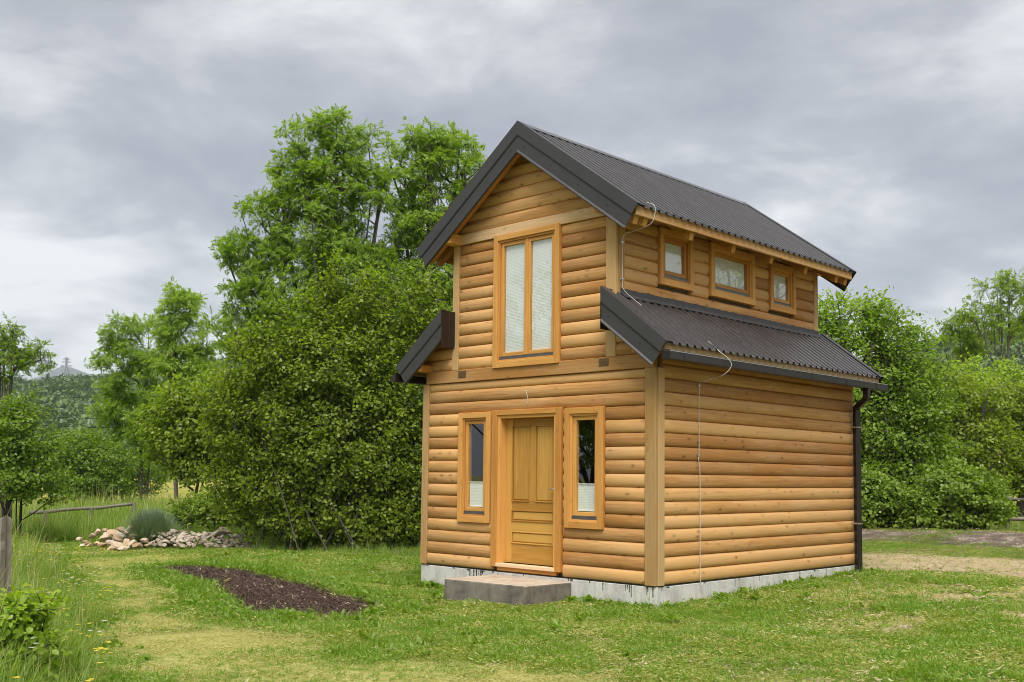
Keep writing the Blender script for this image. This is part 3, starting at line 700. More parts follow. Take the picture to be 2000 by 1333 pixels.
# ridge cap
mb = MB(); zt = zmain(XC) + .038
mb.prism([(XC - .13, zt - .13 * SLM), (XC, zt), (XC + .13, zt - .13 * SLM), (XC + .13, zt - .13 * SLM - .006), (XC, zt - .006), (XC - .13, zt - .13 * SLM - .006)], 1, RY0 + .09, RY1 - .1)
mb.build('ridge_cap', M['roof'], cabin)
# end plates that close the tops of the overhanging lean-to verges, folded upright
for s in (1, -1):
    for ya, yb in ((-.306, -.016), (DEP + .016, DEP + .326)):
        xp = XC + s * (UR - XC); v = []; f = []; ys = np.linspace(ya, yb, 8); dx = [0, 0, .008, .008, 0, 0, .014, 0]
        for y_, d_ in zip(ys, dx): v += [(xp - s * (.006 + d_), y_, zshed(xp) + .03), (xp - s * (.006 + d_), y_, zshed(xp) - .50)]
        for k in range(7): f.append((2 * k, 2 * k + 1, 2 * k + 3, 2 * k + 2))
        n = len(v); v += [(a_ + s * .005, b_, c_) for a_, b_, c_ in v]; f += [tuple(i + n for i in q[::-1]) for q in f]
        f += [(0, 1, n + 1, n), (2 * 7, 2 * 7 + 1, n + 15, n + 14)]
        obj('end_plate', mesh('end_plate', v, f, M['brownmetal']), cabin)
# bitumen band where the lean-to roofs meet the upper walls
for s in (1, -1):
    xp = XC + s * (UR - XC); v = []; f = []
    ys = np.linspace(.02, DEP + .02, 80); rr = np.random.default_rng(3)
    for y_ in ys:
        w = rr.normal(0, .004)
        v += [(xp + s * .056, y_, 3.688 + w), (xp + s * .062, y_, 3.625), (xp + s * (.135 + w), y_, zshed(xp + s * .135) + .034)]
    for k in range(79):
        for j in (0, 1): f.append((3 * k + j, 3 * k + j + 1, 3 * k + j + 4, 3 * k + j + 3))
    n = len(v); v += [(a_ - s * .01, b_, c_ - .006) for a_, b_, c_ in v]; f += [tuple(i + n for i in q[::-1]) for q in f]
    f += [(3 * k, 3 * k + 3, n + 3 * k + 3, n + 3 * k) for k in range(79)] + [(3 * k + 2, 3 * k + 5, n + 3 * k + 5, n + 3 * k + 2) for k in range(79)]
    obj('flashing_band', mesh('flashing_band', v, f, M['flashband']), cabin)
# rafters, fascias
RAFT = (.02, 1.03, 2.05, 3.06, 4.06, 5.04)
def rafter(y, s, xin, xout, zf, sl, hgt=.135, w=.085):
    th = math.atan(sl); pts = []
    def P(x, d): return (XC + s * (x - XC), zf(x) - d)
    top = .046
    pts = [P(xin, top), P(xout, top), P(xout, top + .06), P(xout - .015, top + .10), P(xout - .05, top + hgt - .01), P(xout - .09, top + hgt), P(xout - .16, top + hgt + .012), P(xin, top + hgt + .012)]
    mb = MB(); mb.prism(pts, 1, -w / 2, w / 2)
    return mb.build('rafter', M['trim'], cabin, False, Matrix.Translation((0, y, 0)))
for s in (1, -1):
    for y in RAFT + (DEP + .2, -.17):
        rafter(y, s, XC + .04, XC + HALF - .08, zmain, SLM, .25)
        rafter(y, s, UR + .06, .20, zshed, SLS, .13)
    x = XC + s * (HALF - .055); z = zmain(x)
    timber('fascia_board', (x, RY0 + .035, z - .082), (x, RY1 - .035, z - .082), .038, .125, M['beam'], cabin)
    x = XC + s * (.305 - XC); z = zshed(x)
    timber('fascia_board', (x, RY0 + .035, z - .078), (x, RY1 - .035, z - .078), .034, .12, M['fascia'], cabin)
    # wall plates that reach out under the verge
    x = XC + s * (UR - .02 - XC) 
    for y0, y1 in ((-.285, .03), (DEP - .03, DEP + .29)): timber('wall_plate', (x + s * -.03, y0, 4.712), (x - s * .03, y1, 4.712), .165, .15, M['trim'], cabin)
    x = XC + s * (.13 - XC - .07)
    for y0, y1 in ((-.285, .03), (DEP - .03, DEP + .29)): timber('wall_plate', (x - s * .14, y0, 2.862), (x - s * .14, y1, 2.862), .15, .10, M['trim'], cabin)
# gutters
for s in (1, -1):
    mb = MB(); gx0, gx1 = .345, .455
    def bx(xa, xb, za, zb):
        a_, b_ = sorted((XC + s * (xa - XC), XC + s * (xb - XC))); mb.box(a_, b_, -.335, DEP + .30, za, zb, .0015)
    bx(gx0, gx0 + .004, 2.695, 2.815); bx(gx1 - .005, gx1, 2.69, 2.778); bx(gx0 + .003, gx1 - .003, 2.685, 2.69)
    mb.box(*sorted((XC + s * (gx0 - XC), XC + s * (gx1 - XC))), -.339, -.335, 2.686, 2.78); mb.box(*sorted((XC + s * (gx0 - XC), XC + s * (gx1 - XC))), DEP + .30, DEP + .304, 2.686, 2.78)
    gut = mb.build('gutter', M['brownmetal'], cabin)
    mb = MB(); a_, b_ = sorted((XC + s * (gx1 - .008 - XC), XC + s * (gx1 + .005 - XC))); mb.box(a_, b_, -.335, DEP + .30, 2.778, 2.787, .001); mb.build('gutter_lip', M['steel'], gut)
    for y in (-.04, .97, 2.04, 3.07, 4.08, 5.06):
        mb = MB(); a_, b_ = sorted((XC + s * (gx1 + .0005 - XC), XC + s * (gx1 + .004 - XC))); mb.box(a_, b_, y - .012, y + .012, 2.685, 2.787, .0005)
        a_, b_ = sorted((XC + s * (.31 - XC), XC + s * (gx1 - XC))); mb.box(a_, b_, y - .010, y + .010, 2.788, 2.792); mb.build('gutter_bracket', M['brownmetal'], gut)
    mb = MB(); X = lambda x: XC + s * (x - XC)
    mb.tube([(X(.40), 4.82, 2.687), (X(.40), 4.82, 2.55), (X(.385), 4.835, 2.53), (X(.125), 5.06, 2.42), (X(.11), 5.075, 2.40), (X(.11), 5.075, -.16)], .058, 4, True)
    pipe = mb.build('downpipe', M['brownmetal'], cabin)
    for z in (.62, 2.1):
        mb = MB(); mb.box(*sorted((X(.055), X(.163))), 5.022, 5.128, z, z + .022); mb.build('pipe_clip', M['steel'], pipe)
# lightning conductor
mb = MB()
def curve(pts, n=8):
    P = [Vector(p) for p in pts]; P = [P[0] * 2 - P[1]] + P + [P[-1] * 2 - P[-2]]; out = []
    for i in range(1, len(P) - 2):
        for k in range(n):
            t = k / n; a_, b_, c_, d_ = P[i - 1], P[i], P[i + 1], P[i + 2]
            out.append(.5 * ((2 * b_) + (c_ - a_) * t + (2 * a_ - 5 * b_ + 4 * c_ - d_) * t * t + (3 * b_ - 3 * c_ + d_ - a_) * t ** 3))
    return out + [P[-2]]
mb.tube(curve([(-.16, .03, 4.72), (-.055, .03, 4.67), (-.04, .04, 4.58), (-.10, .03, 4.44), (-.35, .02, 4.385), (-.50, .03, 4.37), (-.535, .02, 4.25), (-.54, .03, 3.8), (-.53, .04, 3.67), (-.46, .12, 3.565), (-.35, .18, 3.46)]), .0042, 6)
w1 = mb.build('lightning_conductor', M['white'], cabin, True)
mb = MB(); mb.tube(curve([(.20, .84, 3.03), (.385, .80, 2.885), (.47, .86, 2.80), (.50, .90, 2.70), (.40, .86, 2.585), (.15, .84, 2.52), (.075, .83, 2.44), (.073, .82, 1.62), (.075, .80, 1.55), (.073, .84, 1.3), (.075, .84, .06), (.08, .90, -.02), (.075, .92, -.30)]), .0042, 6)
w2 = mb.build('lightning_conductor', M['white'], cabin, True)
for (x, y, z), par in (((-.545, .02, 4.27), w1), ((-.545, .02, 3.8), w1), ((.06, .825, 2.47), w2), ((.06, .82, 1.585), w2)):
    mb = MB(); mb.tube([(x - .04, y, z), (x + .016, y, z)], .013, 8); mb.box(x - .0, x + .02, y - .02, y + .02, z - .012, z + .012, .003); mb.build('wire_clip', M['steel'], par)
mb = MB(); mb.tube(curve([(XC, -.03, 2.43), (XC - .01, -.07, 2.45), (XC + .03, -.085, 2.37), (XC + .02, -.08, 2.30)]), .0035, 6); mb.tube([(XC + .02, -.08, 2.30), (XC + .018, -.078, 2.28)], .009, 6); mb.build('lamp_wire', M['white'], cabin)

# concrete step in front of the door
mb = MB(); c_ = .02
bot = [(-2.70, -.965), (-1.33, -.865), (-1.295, -.036), (-2.70, -.036)]
mb.prism(bot, 2, -.75, -.052)
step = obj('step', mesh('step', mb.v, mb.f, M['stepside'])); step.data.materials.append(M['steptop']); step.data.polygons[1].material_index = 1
bv = step.modifiers.new('bevel', 'BEVEL'); bv.width = .018; bv.segments = 2
tag(step, 'low grey concrete step with pale top in front of the wooden door', 'step')

# ------------------------------------------------------------------ vegetation tools
def unit(v): return v / (np.linalg.norm(v, axis=-1, keepdims=True) + 1e-9)
def leaf_cards(P, D, Nn, L, W, kind='round'):
    """one small bent leaf per point: D along the leaf, Nn its upper side"""
    n = len(P); D = unit(D); S = unit(np.cross(D, Nn)); Nn = np.cross(S, D)
    L = np.asarray(L).reshape(-1, 1) * np.ones((n, 1)); W = np.asarray(W).reshape(-1, 1) * np.ones((n, 1))
    if kind == 'round': loc = ((0, 0, 0), (.32, .5, .10), (.75, .42, .06), (1, 0, -.12), (.75, -.42, .06), (.32, -.5, .10)); F0 = [[0, 1, 2, 3], [0, 3, 4, 5]]
    else: loc = ((0, 0, 0), (.45, .5, .05), (1, 0, -.08), (.45, -.5, .05)); F0 = [[0, 1, 2, 3]]
    k = len(loc); V = np.zeros((n, k, 3))
    for i, (a, b, c) in enumerate(loc): V[:, i] = P + D * L * a + S * W * b + Nn * L * c
    Fc = (np.arange(n)[:, None, None] * k + np.array(F0)[None]).reshape(-1, 4)
    return V.reshape(-1, 3), Fc
def compound_cards(P, D, Nn, L, leaf, r):
    """pinnate leaves: pairs of leaflets along a drooping rachis"""
    n = len(P); D = unit(D); S = unit(np.cross(D, Nn)); Nn = np.cross(S, D); Vs, Fs = [], []; o = 0
    L = np.asarray(L).reshape(-1, 1)
    for t, side in ((.3, 1), (.3, -1), (.55, 1), (.55, -1), (.8, 1), (.8, -1), (1., 0)):
        base = P + D * L * t - Nn * L * (.35 * t * t)
        d = D * (.55 if side else 1) + S * (.85 * side) - Nn * (.25 + .3 * r.random((n, 1)))
        V, Fc = leaf_cards(base, d, Nn + r.normal(0, .25, (n, 3)), leaf * r.uniform(.8, 1.2, n), leaf * .5, 'narrow')
        Vs.append(V); Fs.append(Fc + o); o += len(V)
    return np.concatenate(Vs), np.concatenate(Fs)
def skeleton(base, stems, clumps, r, lean=.35, bspread=.08):
    """nodes, parents: stems rise from the base, clumps hang on curved limbs"""
    nodes, par = [], []
    for tip, nseg in stems:
        prev = -1; b = base + np.array([r.normal(0, bspread), r.normal(0, bspread), -.15]); w = r.normal(0, .12, (2,)) * .6
        for i in range(nseg + 1):
            t = i / nseg; p = b + (tip - b) * t; p = p + np.array([math.sin(t * 5) * w[0], math.sin(t * 4 + 1) * w[1], 0]) * np.linalg.norm(tip - b) * .12
            nodes.append(p); par.append(prev); prev = len(nodes) - 1
    nodes = [np.array(q) for q in nodes]; ends = []
    axis_d = [min(np.linalg.norm((c - n_)[:2]) for n_ in nodes) for c in clumps]
    arr = np.zeros((len(nodes) + len(clumps) * 5, 3)); cnt = len(nodes); arr[:cnt] = nodes
    for ci in np.argsort(axis_d):
        c = clumps[ci]; d = c - arr[:cnt]; hd = np.hypot(d[:, 0], d[:, 1]); dist = np.linalg.norm(d, axis=1)
        want = hd * lean
        cost = dist + 2.2 * np.maximum(0, want - d[:, 2]) + (arr[:cnt, 2] - base[2] < .25 * (c[2] - base[2])) * .6
        j = int(np.argmin(cost)); a = arr[j].copy(); L = dist[j]; ns = 2 if L < .8 else (3 if L < 2 else 4)
        mid = (a + c) / 2 + np.array([0, 0, -.08 * L]) + r.normal(0, .05 * L, 3); prev = j
        for k in range(1, ns + 1):
            t = k / ns; p = a * (1 - t) ** 2 + 2 * mid * t * (1 - t) + c * t * t
            arr[cnt] = p; par.append(prev); prev = cnt; cnt += 1
        ends.append(prev)
    return arr[:cnt], np.array(par), np.array(ends)
def wood_mesh(name, nodes, par, r0, rmin, mat, expo=.48, sides=6):
    n = len(nodes); w = np.ones(n)
    for i in range(n - 1, -1, -1):
        if par[i] >= 0: w[par[i]] += w[i]
    rad = np.maximum(rmin, r0 * (w / w.max()) ** expo)
    e = np.where(par >= 0)[0]; A = nodes[par[e]]; B = nodes[e]; rb = rad[e]; ra = np.minimum(rad[par[e]], rb * 1.35)
    D = unit(B - A); ref = np.where(np.abs(D[:, 2:]) < .9, np.array([[0, 0, 1.]]), np.array([[1., 0, 0]])); X = unit(np.cross(D, ref)); Y = np.cross(D, X)
    an = np.arange(sides) * 2 * np.pi / sides; c, s = np.cos(an), np.sin(an)
    ring = X[:, None] * c[None, :, None] + Y[:, None] * s[None, :, None]
    V = np.concatenate([A[:, None] - D[:, None] * .4 * ra[:, None, None] + ring * ra[:, None, None], B[:, None] + D[:, None] * .4 * rb[:, None, None] + ring * rb[:, None, None]], 1)
    k = np.arange(sides); F0 = np.stack([k, (k + 1) % sides, sides + (k + 1) % sides, sides + k], -1)
    Fc = (np.arange(len(e))[:, None, None] * 2 * sides + F0[None]).reshape(-1, 4)
    me = big_mesh(name, V.reshape(-1, 3), Fc, mat); me.polygons.foreach_set('use_smooth', np.ones(len(me.polygons), bool)); return me
def tree(name, label, cat, u, d, lobes, kind, nclump, nleaf, rc, leaf, mat, seed, stems=1, r0=.12, bark='bark', group=None, shell=.5, flat=.6, base=None, depth=.8, twigs=4, lean=.35, rmin=.006, lobes3=None, upw=.25, bspread=.08, reach=(.35, 1.55)):
    """a tree or shrub rooted d metres away; its crown is the union of the lobes (u, v, ru, rv in photograph pixels at that distance)"""
    r = np.random.default_rng(seed); b = ground_at(u, d) if base is None else np.array(base, float); b[2] = float(ground_z(np.array([b[0]]), np.array([b[1]]))[0])
    k = d / FPX; hor = unit(np.array([FW[0], FW[1], 0.]))
    C_ = [ray(q[0], q[1], d) for q in lobes]; R_ = [(q[2] * k, q[3] * k, (q[4] if len(q) > 4 else depth) * q[2] * k) for q in lobes]
    if lobes3: C_ = [np.array(q[:3], float) for q in lobes3]; R_ = [(q[3], q[4], q[3]) for q in lobes3]; lobes = lobes3
    wgt = np.array([a * c * e for a, c, e in R_]) ** .72; wgt /= wgt.sum()
    pts = []; tries = 0; mind = rc * .62
    while len(pts) < nclump and tries < nclump * 40:
        tries += 1; i = r.choice(len(lobes), p=wgt); q = unit(r.normal(0, 1, 3)) * (shell + (1 - shell) * r.random()) ** .7
        c = C_[i] + RT * q[0] * R_[i][0] + np.array([0, 0, 1]) * q[1] * R_[i][1] + hor * q[2] * R_[i][2]
        if c[2] < b[2] + .25 * rc: continue
        if pts and np.min(np.linalg.norm(np.array(pts) - c, axis=1)) < mind: continue
        pts.append(c)
    pts = np.array(pts)
    top = pts[:, 2].max()
    tips = []
    for s in range(stems):
        cand = pts[np.argsort(-pts[:, 2])[: max(6, len(pts) // 3)]]; t = cand[r.integers(len(cand))].copy() if (stems > 1 and s > 0) else pts[np.argmax(pts[:, 2])].copy()
        t[2] -= .4 * rc; tips.append((t, 9))
    nodes, par, ends = skeleton(b, tips, pts, r, lean, bspread)
    # twigs that fan out of every clump
    cen = nodes[ends]; par_dir = unit(cen - nodes[par[ends]])
    T = unit(r.normal(0, 1, (len(cen), twigs, 3)) * np.array([1, 1, flat]) + par_dir[:, None] * .7 + np.array([0, 0, upw])) * rc * r.uniform(*reach, (len(cen), twigs, 1))
    tw = (cen[:, None] + T).reshape(-1, 3); nodes2 = np.concatenate([nodes, tw]); par2 = np.concatenate([par, np.repeat(ends, twigs)])
    root = empty(name, tuple(b)); tag(root, label, cat, group)
    obj('trunk', wood_mesh('trunk', nodes2, par2, r0, rmin, M[bark]), root)
    m = nleaf // max(1, len(tw)) + 1
    t = r.random((len(tw), m, 1)) ** .6; st = np.repeat(cen, twigs, 0)
    P = (st[:, None] + (tw - st)[:, None] * t + r.normal(0, 1, (len(tw), m, 3)) * rc * np.array([.24, .24, .14])).reshape(-1, 3)
    cc = np.repeat(np.repeat(cen, twigs, 0), m, 0)
    out = unit(P - cc); D = out * .8 + r.normal(0, .55, P.shape) + np.array([0, 0, -.25]); oc = unit((P - pts.mean(0)) * np.array([1, 1, .6])); Nn = np.array([0, 0, .55]) + r.normal(0, .45, P.shape) + out * .35 + oc * .75
    if kind == 'ash': V, Fc = compound_cards(P, D, Nn, leaf * 1.9 * r.uniform(.8, 1.25, len(P)), leaf, r)
    else: V, Fc = leaf_cards(P, D, Nn, leaf * r.uniform(.5, 1.35, len(P)), leaf * r.uniform(.5, .95, len(P)), 'round' if kind == 'round' else 'narrow')
    obj('crown', big_mesh('crown', V, Fc, M[mat]), root)
    return root

# left of the cabin
tree('low_shrub', 'low leafy shrub between the rubble wall and the meadow', 'bush', 430, 27.5, [(420, 1000, 45, 24), (370, 1005, 30, 16), (465, 1010, 40, 22)], 'round', 60, 4200, .32, .085, 'weed', 61, stems=6, r0=.02, bark='darkbark', depth=.9)
tree('ash_tree', 'tall bushy ash tree rising behind the hazel, the taller of the pair', 'tree', 650, 34, [(595, 275, 42, 36), (650, 268, 45, 40), (700, 300, 40, 50), (580, 345, 55, 55), (650, 360, 80, 70), (720, 390, 50, 75), (525, 430, 60, 45), (610, 460, 100, 80), (490, 510, 60, 45), (560, 570, 110, 80), (445, 590, 40, 32), (680, 540, 90, 100), (470, 650, 70, 60), (600, 680, 130, 90), (700, 680, 100, 100)], 'ash', 430, 16000, .40, .10, 'ash', 11, stems=8, r0=.15, upw=.8, reach=(.4, 1.25), group='ash trees behind the hazel', depth=.75, shell=.35, lean=.8)
tree('ash_tree', 'tall airy ash tree beside the gable with its branches showing', 'tree', 838, 35, [(775, 295, 34, 36), (830, 285, 40, 32), (885, 285, 40, 32), (915, 335, 30, 45), (850, 350, 65, 50), (780, 370, 45, 50), (905, 420, 40, 50), (820, 450, 75, 65), (770, 530, 50, 50), (860, 540, 75, 65), (800, 640, 95, 75), (880, 660, 60, 80)], 'ash', 280, 9000, .38, .10, 'ash', 12, stems=7, r0=.13, upw=.8, reach=(.4, 1.25), group='ash trees behind the hazel', depth=.75, shell=.35, lean=.9)
tree('hazel_bush', 'huge dense round-leaved hazel bush against the left side of the cabin', 'bush', 650, 24.5, [(700, 610, 60, 55), (640, 600, 34, 45), (600, 650, 60, 50), (790, 625, 60, 55), (745, 590, 26, 40), (540, 710, 85, 60), (650, 730, 150, 100), (800, 760, 110, 120), (455, 790, 62, 62), (550, 830, 140, 95), (700, 880, 180, 130), (465, 890, 62, 56), (440, 955, 42, 32), (480, 1000, 60, 34), (560, 655, 26, 40), (665, 560, 18, 34), (820, 585, 28, 36), (505, 690, 26, 34), (715, 560, 16, 30), (610, 610, 22, 34), (560, 940, 130, 80), (800, 940, 110, 110), (700, 1000, 170, 55), (860, 620, 35, 35), (600, 1015, 110, 45), (720, 1040, 170, 36), (570, 1040, 80, 28)], 'round', 740, 78000, .42, .088, 'hazel', 13, stems=24, r0=.05, bark='darkbark', depth=.55, shell=.6, lean=.9, upw=.9, twigs=5, bspread=.7, reach=(.3, 1.9))
tree('broadleaf_sapling', 'young leafy sapling at the left fringe of the hazel bush', 'tree', 372, 29, [(350, 800, 50, 50), (400, 840, 60, 70), (330, 860, 45, 50), (380, 900, 60, 40), (420, 780, 40, 50)], 'round', 90, 9500, .45, .11, 'hazel', 14, stems=2, r0=.05, depth=.8)
tree('ash_tree', 'slender ash with a forked trunk standing in the yellow meadow', 'tree', 285, 46, [(235, 650, 36, 30), (280, 640, 36, 28), (245, 705, 50, 36), (300, 710, 40, 40), (200, 705, 22, 16), (215, 760, 36, 24), (260, 800, 75, 45), (320, 800, 40, 60), (240, 870, 75, 40), (310, 880, 40, 35)], 'ash', 130, 5600, .42, .112, 'ash', 15, upw=.7, reach=(.4, 1.25), stems=3, r0=.085, depth=.8, shell=.35, lean=.7)
tree('ash_tree', 'thin upright ash with bare lower stems left of the tall ash', 'tree', 350, 43, [(345, 590, 36, 26), (375, 610, 28, 34), (335, 650, 40, 40), (385, 670, 34, 40), (350, 720, 45, 40), (400, 730, 35, 50), (340, 790, 40, 35)], 'ash', 80, 2900, .40, .11, 'ash', 16, upw=.7, reach=(.4, 1.25), stems=2, r0=.065, depth=.8, shell=.35, lean=.8)
tree('broken_tree', 'sparse many-stemmed tree with a broken pale limb at the left edge', 'tree', 18, 30, [(20, 650, 26, 20), (65, 690, 26, 14), (-10, 690, 30, 40), (35, 705, 34, 20), (85, 712, 14, 12), (0, 750, 26, 20)], 'ash', 60, 560, .22, .085, 'hedge', 17, stems=8, r0=.045, depth=.8, shell=.35, lean=.9)
tree('bramble_thicket', 'dark leafy thicket under the sparse tree at the left edge', 'bush', 25, 27.5, [(10, 830, 60, 30), (-30, 870, 80, 60), (60, 890, 50, 40), (30, 940, 75, 45), (85, 960, 36, 28), (40, 800, 20, 30)], 'round', 150, 11000, .40, .09, 'hedge', 18, stems=7, r0=.04, bark='darkbark', depth=.8)
tree('meadow_bush', 'olive green bush in front of the far forest, beside the fence rail', 'bush', 160, 44, [(150, 880, 45, 36), (200, 910, 50, 40), (130, 930, 45, 35), (180, 950, 70, 26)], 'round', 130, 9000, .55, .12, 'hedge', 19, stems=6, r0=.05, depth=.9)
tree('meadow_bush', 'low bush beneath the slender forked ash in the meadow', 'bush', 250, 50, [(250, 930, 45, 30), (210, 945, 40, 24), (285, 945, 26, 22)], 'round', 80, 5200, .5, .12, 'hedge', 20, stems=5, r0=.05, depth=.9)
# right of the cabin
tree('hedge_tree', 'broad leafy tree right behind the cabin corner, tallest of the hedge', 'tree', 1650, 31, [(1640, 630, 60, 45), (1690, 640, 50, 50), (1600, 690, 70, 70), (1680, 720, 85, 70), (1640, 820, 110, 90), (1690, 900, 80, 80)], 'round', 230, 22000, .5, .105, 'ash', 21, stems=5, r0=.12, depth=.8)
tree('hedge_tree', 'round-topped leafy tree in the hedge behind the lean-to gutter', 'tree', 1752, 30.5, [(1735, 640, 36, 30), (1760, 700, 55, 60), (1770, 790, 80, 80), (1730, 860, 70, 80), (1790, 920, 90, 70), (1750, 980, 80, 40)], 'round', 230, 21000, .52, .10, 'hedge', 22, stems=5, r0=.10, depth=.8)
tree('hedge_tree', 'lower leafy tree in the middle of the right hand hedge', 'tree', 1860, 32, [(1825, 745, 45, 36), (1880, 790, 70, 45), (1840, 830, 80, 70), (1900, 880, 80, 70), (1860, 960, 90, 50)], 'round', 200, 19000, .52, .10, 'hazel', 23, stems=5, r0=.10, depth=.8)
tree('hedge_tree', 'bright green leafy tree at the right edge above the fence', 'tree', 1985, 33, [(1960, 810, 55, 40), (2010, 800, 70, 50), (1960, 870, 60, 60), (2030, 880, 90, 90), (1985, 930, 70, 36)], 'round', 190, 17000, .52, .10, 'hazel', 24, stems=5, r0=.10, depth=.8)
tree('ash_tree', 'tall thin ash with wispy foliage above the hedge at the right edge', 'tree', 1965, 50, [(1945, 560, 40, 22), (1990, 570, 40, 30), (1915, 610, 34, 26), (1965, 620, 50, 30), (1885, 620, 20, 14), (2020, 630, 40, 45), (1950, 660, 50, 16)], 'ash', 90, 800, .32, .13, 'hedge', 25, stems=7, r0=.06, depth=.8, shell=.3, lean=1.1)
tree('ash_tree', 'shorter wispy ash left of the tall thin ash above the hedge', 'tree', 1898, 52, [(1870, 640, 26, 22), (1850, 655, 20, 16), (1905, 670, 26, 26), (1880, 690, 30, 18)], 'ash', 45, 360, .3, .14, 'hedge', 26, stems=4, r0=.05, depth=.8, shell=.3, lean=1.0)
tree('young_tree', 'pale yellow-green young tree poking out of the hedge top', 'tree', 1900, 37, [(1895, 730, 24, 22), (1960, 735, 26, 22), (1930, 765, 50, 26), (1985, 765, 30, 34)], 'round', 70, 4200, .42, .10, 'fresh', 27, stems=3, r0=.06, depth=.8)
tree('shrub', 'low bright shrub beside the downpipe at the foot of the hedge', 'bush', 1705, 26.5, [(1690, 965, 40, 34), (1725, 985, 50, 40), (1695, 1010, 45, 24), (1660, 990, 50, 40)], 'round', 110, 9000, .36, .095, 'weed', 28, stems=6, r0=.03, bark='darkbark', depth=.9)
tree('shrub', 'rounded bright shrub in front of the hedge, left of the fence', 'bush', 1868, 26, [(1855, 950, 36, 26), (1890, 960, 50, 30), (1850, 985, 70, 36), (1905, 1000, 50, 26), (1800, 1005, 45, 24)], 'round', 140, 11500, .36, .095, 'weed', 29, stems=7, r0=.03, bark='darkbark', depth=.9)
# foreground and garden
tree('maple_sapling', 'small yellow-green maple sapling in the near left corner', 'bush', 30, 8.4, [(45, 1195, 45, 22), (20, 1225, 45, 26), (70, 1240, 30, 24), (15, 1290, 45, 40), (55, 1310, 36, 34), (-10, 1250, 40, 40)], 'round', 90, 2600, .12, .058, 'fresh', 30, stems=4, r0=.012, bark='darkbark', depth=.9, rmin=.003)

# rounded grey-green lavender
def blade_tufts(n, r, spread, h, w, lean, droop=.35, seg=3, updir=.0):
    """n curved tapering blades from a small disc"""
    a = r.random(n) * 2 * np.pi; q = np.sqrt(r.random(n)) * spread; B = np.stack([np.cos(a) * q, np.sin(a) * q, -np.full(n, .01)], -1)
    az = a + r.normal(0, 1.2, n); ln = np.abs(r.normal(0, lean, n)); hh = h * r.uniform(.55, 1.15, n); d = np.stack([np.cos(az) * np.sin(ln), np.sin(az) * np.sin(ln), np.cos(ln)], -1)
    side = np.stack([-np.sin(az), np.cos(az), np.zeros(n)], -1); o = np.stack([np.cos(az), np.sin(az), np.zeros(n)], -1)
    V = np.zeros((n, 2 * seg + 2, 3))
    for k in range(seg + 1):
        t = k / seg; c = B + d * (hh * t)[:, None] + o * (hh * droop * t * t * ln * 1.6)[:, None] - np.array([0, 0, 1.]) * (hh * droop * .5 * t * t * ln)[:, None]
        ww = w * (1 - t * .92) * (.7 + .6 * min(1, 2 * t)); V[:, 2 * k] = c - side * ww; V[:, 2 * k + 1] = c + side * ww
    F0 = np.array([[2 * k, 2 * k + 1, 2 * k + 3, 2 * k + 2] for k in range(seg)])
    return V.reshape(-1, 3), (np.arange(n)[:, None, None] * (2 * seg + 2) + F0[None]).reshape(-1, 4)
r = np.random.default_rng(41); lb = ground_at(299, 25.9); lb[2] += .10
V, Fc = blade_tufts(5200, r, .22, .78, .011, .85, .05, 3)
tag(obj('lavender_bush', big_mesh('lavender_bush', V, Fc, M['sage']), None, Matrix.Translation(lb)), 'round grey-green lavender bush behind the heap of stones', 'bush')

# ------------------------------------------------------------------ stones
def stone_mesh(seed, flat=.7):
    r = np.random.default_rng(seed); import bmesh
    bm = bmesh.new(); bmesh.ops.create_icosphere(bm, subdivisions=2, radius=1)
    off = r.normal(0, 1, (12, 3)); off = unit(off); hh = r.uniform(.45, .85, 12)
    for v in bm.verts:
        p = np.array(v.co)
        for o, h_ in zip(off, hh):
            t = p @ o
            if t > h_: p = p - o * (t - h_) * .97
        v.co = Vector(p * np.array([1, .85, flat]) * (1 + r.normal(0, .02)))
    me = bpy.data.meshes.new('stone'); bm.to_mesh(me); bm.free(); return me
SM = [stone_mesh(200 + i, [.7, .55, .8, .6][i % 4]) for i in range(8)]
for m_ in SM: m_.materials.append(M['stone'])
SG = [m_.copy() for m_ in SM]
for m_ in SG: m_.materials[0] = M['greystone']
for m_ in SM + SG: m_.polygons.foreach_set('use_smooth', np.ones(len(m_.polygons), bool)); m_.set_sharp_from_angle(angle=math.radians(22))
def stones(root, spots, meshes, seed):
    r = random.Random(seed)
    for (u, v, d, s) in spots:
        v = 1058 + (v - 1058) * .9; p = ray(u, v, d); o = bpy.data.objects.new('stone', meshes[r.randrange(len(meshes))]); root_col.objects.link(o); o.parent = root; o.matrix_parent_inverse = WORLD[root.name]
        o.location = p; o.scale = (s * r.uniform(.85, 1.2), s * r.uniform(.85, 1.2), s * r.uniform(.75, 1.0)); o.rotation_euler = (r.uniform(-.4, .4), r.uniform(-.4, .4), r.uniform(0, 6.3))
b = ground_at(225, 25.0); pile = empty('stone_pile', tuple(b)); tag(pile, 'heap of warm tan limestone boulders beside the lavender', 'stones')
